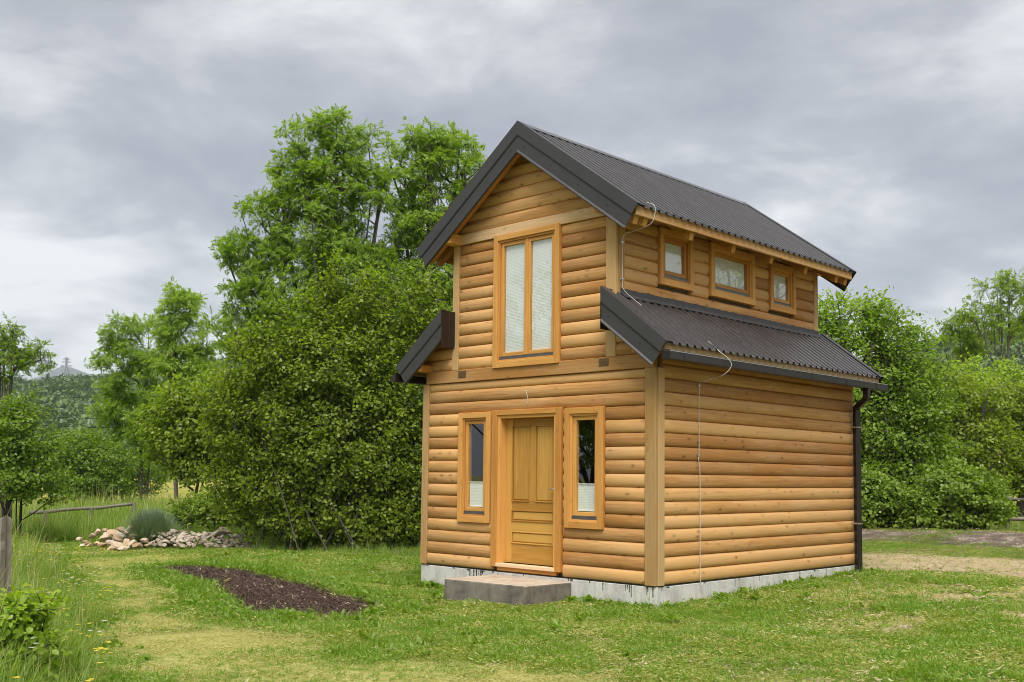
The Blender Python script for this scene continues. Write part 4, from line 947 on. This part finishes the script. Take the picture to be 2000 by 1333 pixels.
SPOTS = [(168, 1060, 25.4, .13), (180, 1045, 25.8, .14), (192, 1036, 26, .14), (188, 1062, 25, .12), (205, 1050, 25.6, .17), (214, 1060, 25, .17), (200, 1066, 24.8, .13), (222, 1040, 25.8, .2), (236, 1032, 26, .17), (238, 1046, 25.5, .18), (228, 1066, 24.7, .18), (216, 1072, 24.5, .11), (246, 1060, 24.8, .17), (250, 1038, 25.8, .16), (262, 1048, 25.5, .17), (258, 1062, 24.7, .15), (270, 1040, 25.8, .15), (268, 1066, 24.6, .15), (283, 1056, 25.1, .17), (284, 1042, 25.6, .13), (242, 1072, 24.4, .15), (276, 1030, 26, .13), (206, 1034, 26.2, .12), (292, 1066, 24.8, .12), (256, 1028, 26.3, .14), (156, 1052, 25.9, .1), (296, 1048, 25.5, .11), (212, 1046, 26.0, .18), (230, 1054, 25.4, .16), (174, 1066, 25.0, .09), (160, 1066, 25.2, .08)]
stones(pile, SPOTS, SM, 3)
b = ground_at(410, 24.6); dry = empty('rubble_wall', tuple(b)); tag(dry, 'collapsed low rubble wall of small grey stones running under the hazel', 'stones')
rs = random.Random(8); sp = []
for k in range(210):
    u = rs.uniform(296, 496); t = (u - 296) / 200; v = rs.uniform(1034 + 8 * t, 1066 + 6 * t); sp.append((u, v, 25.2 - (v - 1050) * .03, rs.uniform(.05, .10)))
sp += [(338, 1036, 25.6, .17), (352, 1048, 25.2, .11), (425, 1040, 25.4, .17), (442, 1036, 25.5, .2), (400, 1044, 25.3, .13), (424, 1056, 25, .12), (372, 1052, 25.1, .12), (455, 1048, 25.2, .13)]
stones(dry, sp, SG, 4)

# ------------------------------------------------------------------ weathered posts and rails
def old_post(name, label, cat, p, w, h, seed, group=None, lean=(0, 0)):
    r = np.random.default_rng(seed); n = 18; m = 14; v = []; prof = 1 + r.normal(0, .16, n)
    for i in range(m):
        t = i / (m - 1); rr = w / 2 * (1.08 - .16 * t) 
        for k in range(n):
            a = 2 * math.pi * k / n; q = rr * prof[k] * (1 + r.normal(0, .03)); zt_ = h * t + (r.normal(0, .05) * w if i == m - 1 else 0) + (.25 * w * math.cos(a + 1) if i == m - 1 else 0)
            v.append((zt_, math.cos(a) * q + lean[0] * t, math.sin(a) * q + lean[1] * t))
    f = [(i * n + k, i * n + (k + 1) % n, (i + 1) * n + (k + 1) % n, (i + 1) * n + k) for i in range(m - 1) for k in range(n)] + [tuple((m - 1) * n + k for k in range(n)), tuple(range(n))[::-1]]
    R_ = Matrix.Translation(p) @ Matrix(((0, 0, -1, 0), (0, 1, 0, 0), (1, 0, 0, 0), (0, 0, 0, 1)))
    o = obj(name, mesh(name, v, f, M['oldwood']), None, R_); return tag(o, label, cat, group)
p = ground_at(3, 12.3); p[2] -= .1
old_post('fence_post', 'thick cracked grey fence post at the left edge of the picture', 'post', p, .34, ray(8, 1022, 12.3)[2] - p[2], 5, lean=(0, .03))
def rail_fence(label, pa, pb, rails, posts, seed):
    root = empty('rail_fence', tuple(pa)); tag(root, label, 'fence'); r = np.random.default_rng(seed)
    for z0, z1, rad in rails:
        mb = MB(); A = np.array([pa[0], pa[1], z0]); B = np.array([pb[0], pb[1], z1]); L = np.linalg.norm(B - A); X = (B - A) / L
        pts = [(L * t, r.normal(0, .012), r.normal(0, .012)) for t in np.linspace(0, 1, 9)]; mb.tube(pts, [rad * (1 + r.normal(0, .06)) for _ in pts], 8)
        ux = Vector(X); uy = Vector((0, 0, 1)).cross(ux).normalized(); uz = ux.cross(uy)
        mb.build('rail', M['oldwood'], root, True, Matrix(((ux.x, uy.x, uz.x, A[0]), (ux.y, uy.y, uz.y, A[1]), (ux.z, uy.z, uz.z, A[2]), (0, 0, 0, 1))))
    for t, top in posts:
        q = pa + (pb - pa) * t; zg = float(gz(q[0], q[1])) - .2; mb = MB(); mb.tube([(0, 0, 0), (top - zg, .01, .01)], [.075, .065], 8)
        mb.build('post', M['oldwood'], root, False, Matrix.Translation((q[0] + .09, q[1] + .05, zg)) @ Matrix(((0, 0, -1, 0), (0, 1, 0, 0), (1, 0, 0, 0), (0, 0, 0, 1))))
a, b = ray(60, 1003, 31), ray(262, 986, 35)
rail_fence('old weathered wooden rail on stubby posts in the tall grass', a, b, [(a[2], b[2], .055)], [(.1, a[2] + .05), (.53, (a[2] + b[2]) / 2 + .02), (.97, b[2] + .05)], 6)
a, b = ray(1952, 974, 27.5), ray(2150, 982, 26); a2, b2 = ray(1952, 1011, 27.5), ray(2150, 1020, 26)
rail_fence('brown two-rail wooden fence at the right edge below the hedge', a, b, [(a[2], b[2], .05), (a2[2], b2[2], .05)], [(.03, a[2] + .08), (.52, a[2] + .07), (.98, b[2] + .06)], 7)

# ------------------------------------------------------------------ scattered ground cover (uncountable)
def scatter(name, pts, rotz, tilt, scl, idx, protos, label, cat):
    col = bpy.data.collections.new(name + '_sources')
    for i, me in enumerate(protos): col.objects.link(bpy.data.objects.new('%s_source_%02d' % (name, i), me))
    me = bpy.data.meshes.new(name); n = len(pts); me.vertices.add(n); me.vertices.foreach_set('co', np.ascontiguousarray(pts, np.float32).ravel())
    at = me.attributes.new('turn', 'FLOAT_VECTOR', 'POINT'); at.data.foreach_set('vector', np.stack([tilt[:, 0], tilt[:, 1], rotz], -1).astype(np.float32).ravel())
    at = me.attributes.new('grow', 'FLOAT_VECTOR', 'POINT'); at.data.foreach_set('vector', scl.astype(np.float32).ravel())
    at = me.attributes.new('pick', 'INT', 'POINT'); at.data.foreach_set('value', idx.astype(np.int32))
    o = obj(name, me); tag(o, label, cat, None, 'stuff')
    ng = bpy.data.node_groups.new(name, 'GeometryNodeTree'); ng.interface.new_socket('Geometry', in_out='INPUT', socket_type='NodeSocketGeometry'); ng.interface.new_socket('Geometry', in_out='OUTPUT', socket_type='NodeSocketGeometry')
    gi = ng.nodes.new('NodeGroupInput'); go = ng.nodes.new('NodeGroupOutput'); ip = ng.nodes.new('GeometryNodeInstanceOnPoints'); ci = ng.nodes.new('GeometryNodeCollectionInfo')
    ci.inputs['Collection'].default_value = col; ci.inputs['Separate Children'].default_value = True; ci.inputs['Reset Children'].default_value = True
    ip.inputs['Pick Instance'].default_value = True
    def na(nm, dt):
        q = ng.nodes.new('GeometryNodeInputNamedAttribute'); q.data_type = dt; q.inputs['Name'].default_value = nm; return [s for s in q.outputs if s.enabled and s.name == 'Attribute'][0]
    L = ng.links; L.new(gi.outputs[0], ip.inputs['Points']); L.new(ci.outputs[0], ip.inputs['Instance']); L.new(na('pick', 'INT'), ip.inputs['Instance Index']); L.new(na('turn', 'FLOAT_VECTOR'), ip.inputs['Rotation']); L.new(na('grow', 'FLOAT_VECTOR'), ip.inputs['Scale']); L.new(ip.outputs[0], go.inputs[0])
    md = o.modifiers.new('scatter', 'NODES'); md.node_group = ng; return o
def in_view(x, y, margin=140):
    P = np.stack([x, y, gz(x, y)], -1) - CAM; d = P @ FW; u = CX + FPX * (P @ RT) / np.maximum(d, .1); v = CY - FPX * (P @ UP) / np.maximum(d, .1)
    return (d > 3) & (u > -margin) & (u < 2000 + margin) & (v < 1333 + margin), d
def outside_house(x, y, m=.05): return ~((x > XL - m - .03) & (x < .035 + m) & (y > -.035 - m) & (y < DEP + .035 + m)) & (sdist(x, y, [(-2.7, -.95), (-1.33, -.86), (-1.3, 0), (-2.7, 0)]) < -m * .4)
def tuft(n, seed, spread, h, w, lean, mat, droop=.35):
    V, Fc = blade_tufts(n, np.random.default_rng(seed), spread, h, w, lean, droop); return big_mesh('tuft', V, Fc, M[mat])
def rosette(seed, n, L, W, mat, up=.5):
    r = np.random.default_rng(seed); a = r.random(n) * 6.28; e = r.uniform(.15, up, n) * 1.4
    D = np.stack([np.cos(a) * np.cos(e), np.sin(a) * np.cos(e), np.sin(e)], -1); P = np.stack([r.normal(0, L * .5, n), r.normal(0, L * .5, n), r.uniform(0, L * .5, n)], -1)
    V, Fc = leaf_cards(P, D, np.tile([0, 0, 1.], (n, 1)) + r.normal(0, .25, (n, 3)), L * r.uniform(.6, 1.2, n), W, 'round'); return big_mesh('rosette', V, Fc, M[mat])
r = np.random.default_rng(77)
def sample(n, x0, x1, y0, y1): return r.uniform(x0, x1, n), r.uniform(y0, y1, n)
def place(x, y): return np.stack([x, y, ground_z(x, y)], -1)
# --- short lawn
x, y = sample(900000, -24, 9, -9, 18); vis, d = in_view(x, y, 420); Zs = zones(x, y)
dens = np.clip(1.25 * (9.0 / np.maximum(d, 7)) ** 1.15, .10, 1.0)
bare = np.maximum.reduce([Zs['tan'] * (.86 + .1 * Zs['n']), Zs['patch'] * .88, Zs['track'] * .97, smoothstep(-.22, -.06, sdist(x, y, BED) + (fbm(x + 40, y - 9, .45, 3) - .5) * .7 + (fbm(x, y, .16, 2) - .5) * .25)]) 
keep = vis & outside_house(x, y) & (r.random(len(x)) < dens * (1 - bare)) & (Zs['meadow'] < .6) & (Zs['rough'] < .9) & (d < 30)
x, y, d = x[keep], y[keep], d[keep]; Zs = {k: v[keep] for k, v in Zs.items()}
n = len(x)
def mat_of(seed, n, spread, L, W, mat, up=.35):
    rr = np.random.default_rng(seed); a = rr.random(n) * 6.28; e = np.abs(rr.normal(0, up, n))
    D = np.stack([np.cos(a) * np.cos(e), np.sin(a) * np.cos(e), np.sin(e)], -1); P = np.stack([rr.normal(0, spread, n), rr.normal(0, spread, n), rr.uniform(.0, .022, n)], -1)
    V, Fc = leaf_cards(P, D, np.tile([0, 0, 1.], (n, 1)) + rr.normal(0, .35, (n, 3)), L * rr.uniform(.5, 1.4, n), W * rr.uniform(.7, 1.4, n), 'narrow'); return big_mesh('mat', V, Fc, M[mat])
LAWN = [mat_of(300 + i, 20, .045, .045, .009, 'grass') for i in range(2)] + [tuft(10, 303, .05, .055, .0036, 1.0, 'grass')] + [mat_of(310 + i, 18, .05, .04, .007, 'dry', .2) for i in range(2)] + [tuft(10, 320, .06, .085, .004, .85, 'lush'), mat_of(321, 18, .045, .05, .012, 'lush', .5)] + [rosette(330 + i, 12, .026, .022, 'weed') for i in range(2)]
f1 = smoothstep(.42, .62, fbm(x + 11, y - 3, .7, 3)); f2 = smoothstep(.45, .62, fbm(x - 31, y + 8, .8, 3)); pd = .09 + .34 * smoothstep(.48, .62, fbm(x + 60, y, .9, 3)) + .15 * smoothstep(.45, .6, Zs['n3']) + .6 * Zs['path'] + .4 * np.maximum(Zs['tan'], Zs['patch']); pl = .08 + .35 * f1 + .3 * Zs['bedside']; pw = (.08 + .5 * f2) * (1 - .8 * Zs['path'])
q = r.random(n); idx = np.where(q < pd, 3 + r.integers(0, 2, n), np.where(q < pd + pl, 5 + r.integers(0, 2, n), np.where(q < pd + pl + pw, 7 + r.integers(0, 2, n), r.integers(0, 3, n))))
s = r.uniform(.6, 1.25, n) * (1 - .35 * Zs['path']) * (1 + .55 * Zs['bedside']) * (1 + .35 * smoothstep(10, 24, d)) * (.45 + 1.1 * fbm(x, y, .5, 3)) * np.where((y > 5.5) & (x > -9), .42, 1.0)
scatter('lawn_grass', place(x, y), r.random(n) * 6.28, r.normal(0, .12, (n, 2)), np.stack([s, s, s * r.uniform(.7, 1.2, n)], -1), idx, LAWN, 'short mown lawn grass and clover around the cabin', 'grass')
# --- tall meadow and rough edges
x, y = sample(520000, -48, 3, -10, 34); vis, d = in_view(x, y, 420); Zs = zones(x, y)
tall = np.maximum(Zs['meadow'], Zs['rough'] * (1 - Zs['meadow'])); dens = np.clip(.62 * (9.0 / np.maximum(d, 6)) ** 1.0, .05, 1)
keep = vis & outside_house(x, y, .3) & (r.random(len(x)) < dens * smoothstep(.3, .8, tall)) & (Zs['track'] < .3) & (d < 46) & (sdist(x, y, PATH) < .1)
x, y, d = x[keep], y[keep], d[keep]; Zs = {k: v[keep] for k, v in Zs.items()}; n = len(x)
TALL = [tuft(12, 400 + i, .09, .42, .0042, .42, 'lush', .6) for i in range(3)] + [tuft(10, 410 + i, .09, .50, .0038, .38, 'grass', .6) for i in range(2)] + [tuft(7, 420 + i, .07, .62, .0025, .28, 'dry', .4) for i in range(2)] + [rosette(430, 22, .11, .05, 'weed', 1.1), rosette(431, 30, .075, .03, 'lush', 1.2)]
q = r.random(n); idx = np.where(q < .07, 5 + r.integers(0, 2, n), np.where(q < .42, 7 + r.integers(0, 2, n), np.where(q < .62, 3 + r.integers(0, 2, n), r.integers(0, 3, n))))
_P = np.stack([x, y, gz(x, y)], -1) - CAM; _u = CX + FPX * (_P @ RT) / (_P @ FW); near_stones = (_u > 135) & (_u < 500) & (d > 19) & (d < 25.6) & (Zs['meadow'] < .9)
edge = smoothstep(0, 1.6, sdist(x, y, MEADOW)); s = r.uniform(.45, 1.15, n) * np.where(Zs['meadow'] > .5, .6 + 1.0 * edge, .5 + .75 * (x < -13) + .8 * (x < -20)) * np.where(near_stones, .3, 1.0) * (.6 + .8 * fbm(x, y, 1.6, 3))
scatter('meadow_grass', place(x, y), r.random(n) * 6.28, r.normal(0, .10, (n, 2)), np.stack([s * 1.1, s * 1.1, s], -1), idx, TALL, 'tall uncut meadow grass on the left side', 'grass')
# --- weeds along the plinth, the bed's edge and the hedge foot
P_ = []
for k in range(300):
    t = r.random() 
    if r.random() < .62: P_.append((.06 + abs(r.normal(0, .16)), t * (DEP + .2)))
    else: P_.append((-t * 1.25 + .05, -.06 - abs(r.normal(0, .10))))
for k in range(160): P_.append((XL - .1 - abs(r.normal(0, .5)), r.uniform(-.3, 3)))
for k in range(40): P_.append((r.uniform(XL, XL + .5), -.08 - abs(r.normal(0, .06))))
P_ = np.array(P_); x, y = P_[:, 0], P_[:, 1]
xb, yb = sample(60000, -12, 0, -5, 2); kb = (np.abs(sdist(xb, yb, BED) + .35) < .3) & (r.random(60000) < .10); x = np.concatenate([x, xb[kb]]); y = np.concatenate([y, yb[kb]])
xb, yb = sample(40000, -14, 3, -6.5, 3); kb = (r.random(40000) < .03 * smoothstep(.48, .62, fbm(xb, yb, 1.4))) & (zones(xb, yb)['path'] < .5) & (sdist(xb, yb, BED) < -.1) & outside_house(xb, yb); x = np.concatenate([x, xb[kb]]); y = np.concatenate([y, yb[kb]])
n = len(x)
WEED = [rosette(500 + i, 14, .085, .05, 'weed', .9) for i in range(3)] + [tuft(12, 510 + i, .05, .22, .004, .5, 'lush', .6) for i in range(2)] + [rosette(520, 10, .12, .065, 'lush', .7)]
s = r.uniform(.35, .95, n) * np.where((x > -1.4) & (x < .6) & (y > -.5) & (y < 4.5) & (r.random(n) < .75), .62, 1.1); scatter('weeds', place(x, y), r.random(n) * 6.28, r.normal(0, .1, (n, 2)), np.stack([s, s, s], -1), r.integers(0, 6, n), WEED, 'broad-leaved weeds along the concrete plinth and the bed', 'weeds')
# --- meadow flowers
def flower(seed, mat, n, h):
    rr = np.random.default_rng(seed); mbp = []
    P = np.stack([rr.normal(0, .06, n), rr.normal(0, .06, n), h * rr.uniform(.7, 1.1, n)], -1); P = np.repeat(P, 6, 0); a = np.tile(np.arange(6) * 1.047, n)
    D = np.stack([np.cos(a), np.sin(a), np.full(6 * n, .25)], -1); V, Fc = leaf_cards(P, D, np.tile([0, 0, 1.], (6 * n, 1)), .024, .018, 'narrow'); return big_mesh('flower', V, Fc, M[mat])
x, y = sample(30000, -26, 1, -9, 6); vis, d = in_view(x, y); zz = zones(x, y)
keep = vis & (zz['meadow'] > .5) & (r.random(len(x)) < .14 * smoothstep(.42, .62, fbm(x, y, 1.2))); x, y = x[keep], y[keep]
x2, y2 = sample(60, -14.2, -11.2, -3.1, -1.2); x = np.concatenate([x, x2]); y = np.concatenate([y, y2]); n = len(x)
s = r.uniform(.7, 1.3, n); idx = np.where(np.arange(n) >= n - 60, 0, r.integers(0, 3, n))
scatter('meadow_flowers', place(x, y), r.random(n) * 6.28, np.zeros((n, 2)), np.stack([s, s, s], -1), idx, [flower(601, 'yellow', 4, .36), flower(602, 'petal', 3, .4), flower(603, 'yellow', 2, .34)], 'yellow and pale wild flowers in the meadow grass', 'flowers')
# --- the mulched bed: bark crumbs and bleached stalks
def crumbs(seed, n, spread, size, mat, flat=.5):
    rr = np.random.default_rng(seed); P = np.stack([rr.normal(0, spread, n), rr.normal(0, spread, n), rr.uniform(0, size, n)], -1)
    V, Fc = leaf_cards(P, rr.normal(0, 1, (n, 3)) * np.array([1, 1, flat]), rr.normal(0, 1, (n, 3)), size * rr.uniform(.5, 1.6, n), size * rr.uniform(.12, .3, n), 'narrow'); return big_mesh('crumbs', V, Fc, M[mat])
M['mulch'] = leafmat('bark mulch', ((.025, .016, .012), (.07, .040, .029), (.125, .076, .056), (.22, .16, .12)), .0, .9)
x, y = sample(60000, -10.5, -2, -3.6, 0.2); sd_ = sdist(x, y, BED) + (fbm(x + 40, y - 9, .45, 3) - .5) * .6; keep = ((sd_ > -.20) & (r.random(len(x)) < .35)) | ((sd_ > -.55) & (r.random(len(x)) < .035)); x, y = x[keep], y[keep]; n = len(x)
q = r.random(n); idx = np.where(q < .87, r.integers(0, 2, n), np.where(q < .95, 2, 3)); s = r.uniform(.6, 1.4, n)
scatter('mulch', place(x, y) + np.array([0, 0, .005]), r.random(n) * 6.28, r.normal(0, .2, (n, 2)), np.stack([s, s, s], -1), idx, [crumbs(701, 26, .05, .035, 'mulch'), crumbs(702, 26, .05, .028, 'mulch'), crumbs(703, 5, .05, .05, 'straw', .3), tuft(5, 704, .03, .10, .0035, 1.0, 'straw')], 'dark brown bark mulch with bleached stalks in the garden bed', 'mulch')
# --- pale stones and straw litter on the worn lawn and the track
x, y = sample(160000, -9, 9, -8, 17); vis, d = in_view(x, y, 40); zz = zones(x, y); wgt = np.maximum.reduce([zz['patch'] * .6, zz['tan'] * .45, zz['track'] * .5, .015 * np.ones_like(x)])
keep = vis & outside_house(x, y) & (r.random(len(x)) < wgt * .16 * np.clip(10 / d, .3, 1)); x, y = x[keep], y[keep]; n = len(x)
pm = stone_mesh(900, .6); pm.materials.append(M['stone']); pm2 = stone_mesh(901, .5); pm2.materials.append(M['greystone'])
idx = np.where(r.random(n) < .25, r.integers(2, 4, n), r.integers(0, 2, n)); s = np.where(idx >= 2, r.uniform(.010, .035, n), r.uniform(.6, 1.3, n))
scatter('litter', place(x, y) + np.array([0, 0, .004]), r.random(n) * 6.28, r.normal(0, .2, (n, 2)), np.stack([s, s, s], -1), idx, [crumbs(711, 16, .07, .045, 'straw', .15), crumbs(712, 16, .07, .035, 'dry', .2), pm, pm2], 'dry thatch and pale pebbles on the worn ground', 'litter')

# ------------------------------------------------------------------ trees beyond the picture's edges, which the panes mirror
for i, (bx_, by_, hh) in enumerate(((-9.5, -12.5, 7.5), (-14, -15.5, 9.5), (-20, -20, 10), (6.8, 16.5, 9.0), (10.5, 21, 10.5))):
    L3 = [(bx_, by_, hh * .78, hh * .20, hh * .17), (bx_ + hh * .12, by_ - hh * .1, hh * .55, hh * .24, hh * .2), (bx_ - hh * .15, by_ + hh * .1, hh * .5, hh * .24, hh * .2), (bx_, by_, hh * .3, hh * .24, hh * .16)]
    t_ = tree('treeline', None, None, 0, 30, [], 'round', 90 if i < 3 else 70, 5200 if i < 3 else 2600, .6, .15, 'hedge', 50 + i, stems=3, r0=.14, lobes3=L3, base=(bx_, by_, 0), shell=.35, lean=.8)
    t_['kind'] = 'stuff'

# ------------------------------------------------------------------ far hills, wood, mountain, pylon, cables
def hill_fn(prof, d0, d1, d2):
    us = np.array([p[0] for p in prof], float); vv = np.array([p[1] for p in prof], float)
    def fn(u, d):
        vr = np.interp(u, us, vv); zr_ = np.array([ray(a, b, d1)[2] for a, b in zip(np.atleast_1d(u).ravel(), np.atleast_1d(vr).ravel())]).reshape(np.shape(u))
        t = np.where(d < d1, smoothstep(d0, d1 * 1.03, d), 1 - .6 * smoothstep(d1, d2, d)); p = CAM[None] + np.asarray(d).reshape(-1, 1) * (FW[None] + RT[None] * ((np.asarray(u).reshape(-1, 1) - CX) / FPX))
        z = -2 + (zr_.ravel() + 2) * t.ravel() + (fbm(p[:, 0], p[:, 1], d1 * .12, 4) - .5) * d1 * .018 * t.ravel()
        return np.stack([p[:, 0], p[:, 1], z], -1)
    return fn
def hill(name, fn, u0, u1, d0, d2, nu, nd, mat):
    U_, D_ = np.meshgrid(np.linspace(u0, u1, nu), np.linspace(d0, d2, nd), indexing='ij'); V = fn(U_.ravel(), D_.ravel())
    i_ = np.arange(nu * nd).reshape(nu, nd); Fc = np.stack([i_[:-1, :-1], i_[1:, :-1], i_[1:, 1:], i_[:-1, 1:]], -1).reshape(-1, 4)
    me = big_mesh(name, V, Fc, mat); me.polygons.foreach_set('use_smooth', np.ones(len(me.polygons), bool)); return tag(obj(name, me), kind='structure')
M['hill'] = plain('wooded hillside', (.07, .12, .03), .95, .35, .02)
M['mount'] = plain('bare far mountain', (.12, .14, .12), .95, .2, .002)
HL = hill_fn([(-900, 790), (-300, 772), (0, 768), (60, 778), (110, 772), (180, 766), (250, 756), (330, 742), (420, 732), (600, 740), (900, 790), (1100, 890)], 230, 760, 1200)
HR = hill_fn([(1400, 880), (1600, 780), (1760, 720), (1840, 700), (1900, 690), (2000, 676), (2300, 660), (2700, 740), (3000, 890)], 160, 480, 800)
hill('hill', HL, -900, 1100, 230, 1200, 90, 50, M['hill']); hill('hill', HR, 1400, 3000, 160, 800, 70, 40, M['hill'])
HM = hill_fn([(-900, 800), (-200, 752), (20, 738), (60, 744), (95, 728), (125, 716), (150, 727), (180, 738), (300, 750), (700, 790), (1000, 880)], 2300, 3600, 5200)
hill('mountain', HM, -900, 1000, 2300, 5200, 120, 30, M['mount'])
def blob(seed):
    rr = np.random.default_rng(seed); P = unit(rr.normal(0, 1, (330, 3))) * rr.uniform(.55, 1, (330, 1)) ** .5 * np.array([1, 1, .95]) * (1 + .25 * rr.normal(0, 1, (330, 1)) * .5); out_ = unit(P)
    V, Fc = leaf_cards(P, rr.normal(0, 1, P.shape), out_ + rr.normal(0, .4, P.shape) + np.array([0, 0, .4]), .36 * rr.uniform(.6, 1.3, 330), .30, 'round'); return big_mesh('blob', V, Fc, M['far'])
BL = [blob(800 + i) for i in range(4)]
def wood_of(name, fn, u0, u1, d0, d2, n, lo, hi, label):
    u_, d_ = r.uniform(u0, u1, n), d0 + (d2 - d0) * r.random(n); P = fn(u_, d_); s = r.uniform(lo, hi, n); P[:, 2] += s * .45
    scatter(name, P, r.random(n) * 6.28, r.normal(0, .15, (n, 2)), np.stack([s, s, s * r.uniform(.8, 1.3, n)], -1), r.integers(0, 4, n), BL, label, 'forest')
wood_of('far_forest', HL, -150, 900, 240, 790, 9000, 3.0, 6.5, 'hazy green forest covering the far hillside on the left')
wood_of('far_forest', HR, 1600, 2200, 170, 500, 2600, 2.2, 4.5, 'wooded far ridge above the hedge on the right')
# pylon
pb = HL(np.array([127.]), np.array([735.]))[0]; pt = ray(128, 698, 735)[2]; hp = pt - pb[2]; mb = MB(); W0 = 4.6; th_ = .24; M['pylon'] = plain('galvanised pylon steel', (.30, .31, .33), .6, .05)
py = empty('pylon', tuple(pb)); tag(py, 'pale steel lattice pylon on the far wooded hill', 'pylon')
hd = Vector((RT[0], RT[1], 0)).normalized(); hv = Vector((-hd.y, hd.x, 0)); B0 = Vector(pb)
def pw(t): return W0 * (1 - t) ** .9 * .9 + .8 if t < .62 else .8
lv = [0, .14, .27, .39, .5, .6, .68, .76, .84, .92, 1.0]
for i in range(len(lv) - 1):
    for a_ in (-1, 1):
        for b_ in (-1, 1):
            p0 = B0 + (hd * a_ + hv * b_) * pw(lv[i]) / 2 + Vector((0, 0, hp * lv[i])); p1 = B0 + (hd * a_ + hv * b_) * pw(lv[i + 1]) / 2 + Vector((0, 0, hp * lv[i + 1])); mb.tube([p0, p1], th_, 4)
            p2 = B0 + (hd * -a_ + hv * b_) * pw(lv[i + 1]) / 2 + Vector((0, 0, hp * lv[i + 1])); mb.tube([p0, p2], th_ * .7, 4)
mb.build('lattice', M['pylon'], py)
for t_, w_ in ((.74, 4.2), (.86, 3.4), (.95, 2.6)):
    mb = MB(); zc_ = Vector((0, 0, hp * t_)); mb.tube([B0 + zc_ - hd * w_, B0 + zc_ + hd * w_], th_, 4); mb.tube([B0 + zc_ - hd * w_, B0 + zc_ + Vector((0, 0, 1.2))], th_ * .7, 4); mb.tube([B0 + zc_ + hd * w_, B0 + zc_ + Vector((0, 0, 1.2))], th_ * .7, 4); mb.build('crossarm', M['pylon'], py)
# cables on two wooden poles
pa_, pb_ = ray(-420, 770, 40), ray(640, 815, 52)
for q in (pa_, pb_):
    zg = float(gz(q[0], q[1])); mb = MB(); mb.tube([(0, 0, 0), (q[2] - zg + .5, 0, 0)], [.13, .10], 10)
    o = mb.build('utility_pole', M['oldwood'], None, False, Matrix.Translation((q[0], q[1], zg - .2)) @ Matrix(((0, 0, -1, 0), (0, 1, 0, 0), (1, 0, 0, 0), (0, 0, 0, 1))))
    tag(o, 'wooden pole carrying the cables, ' + ('behind the hazel bush' if q is pb_ else 'beyond the left edge'), 'pole')
for dz, lab in ((0, 'upper dark cable strung across the far forest at left'), (-.38, 'lower dark cable strung across the far forest at left')):
    mb = MB(); mb.tube([pa_ + (pb_ - pa_) * t_ + np.array([0, 0, dz - .5 * 4 * t_ * (1 - t_)]) for t_ in np.linspace(0, 1, 24)], .014, 5)
    tag(mb.build('power_cable', M['black']), lab, 'cable', 'power cables on the left')
for o in list(root_col.objects):
    g_ = {'hedge_tree': 'trees of the right hedge', 'shrub': 'shrubs at the foot of the hedge', 'meadow_bush': 'bushes in the meadow', 'utility_pole': 'poles of the cable line', 'rail_fence': 'old wooden rail fences'}.get(o.name.split('.')[0])
    if g_ and o.parent is None: o['group'] = g_
# the air between here and the mountain
mb = MB(); mb.box(-6000, 2600, -1200, 6200, -12, 460); hz = mb.build('haze', None)
hz.data.materials.clear(); hm = bpy.data.materials.new('hazy air'); hm.use_nodes = True; hm.node_tree.nodes.clear()
ho = hm.node_tree.nodes.new('ShaderNodeOutputMaterial'); hv_ = hm.node_tree.nodes.new('ShaderNodeVolumePrincipled'); hv_.inputs['Density'].default_value = .00014; hv_.inputs['Color'].default_value = (.80, .88, 1, 1); hm.node_tree.links.new(hv_.outputs[0], ho.inputs['Volume'])
hz.data.materials.append(hm); tag(hz, kind='stuff')
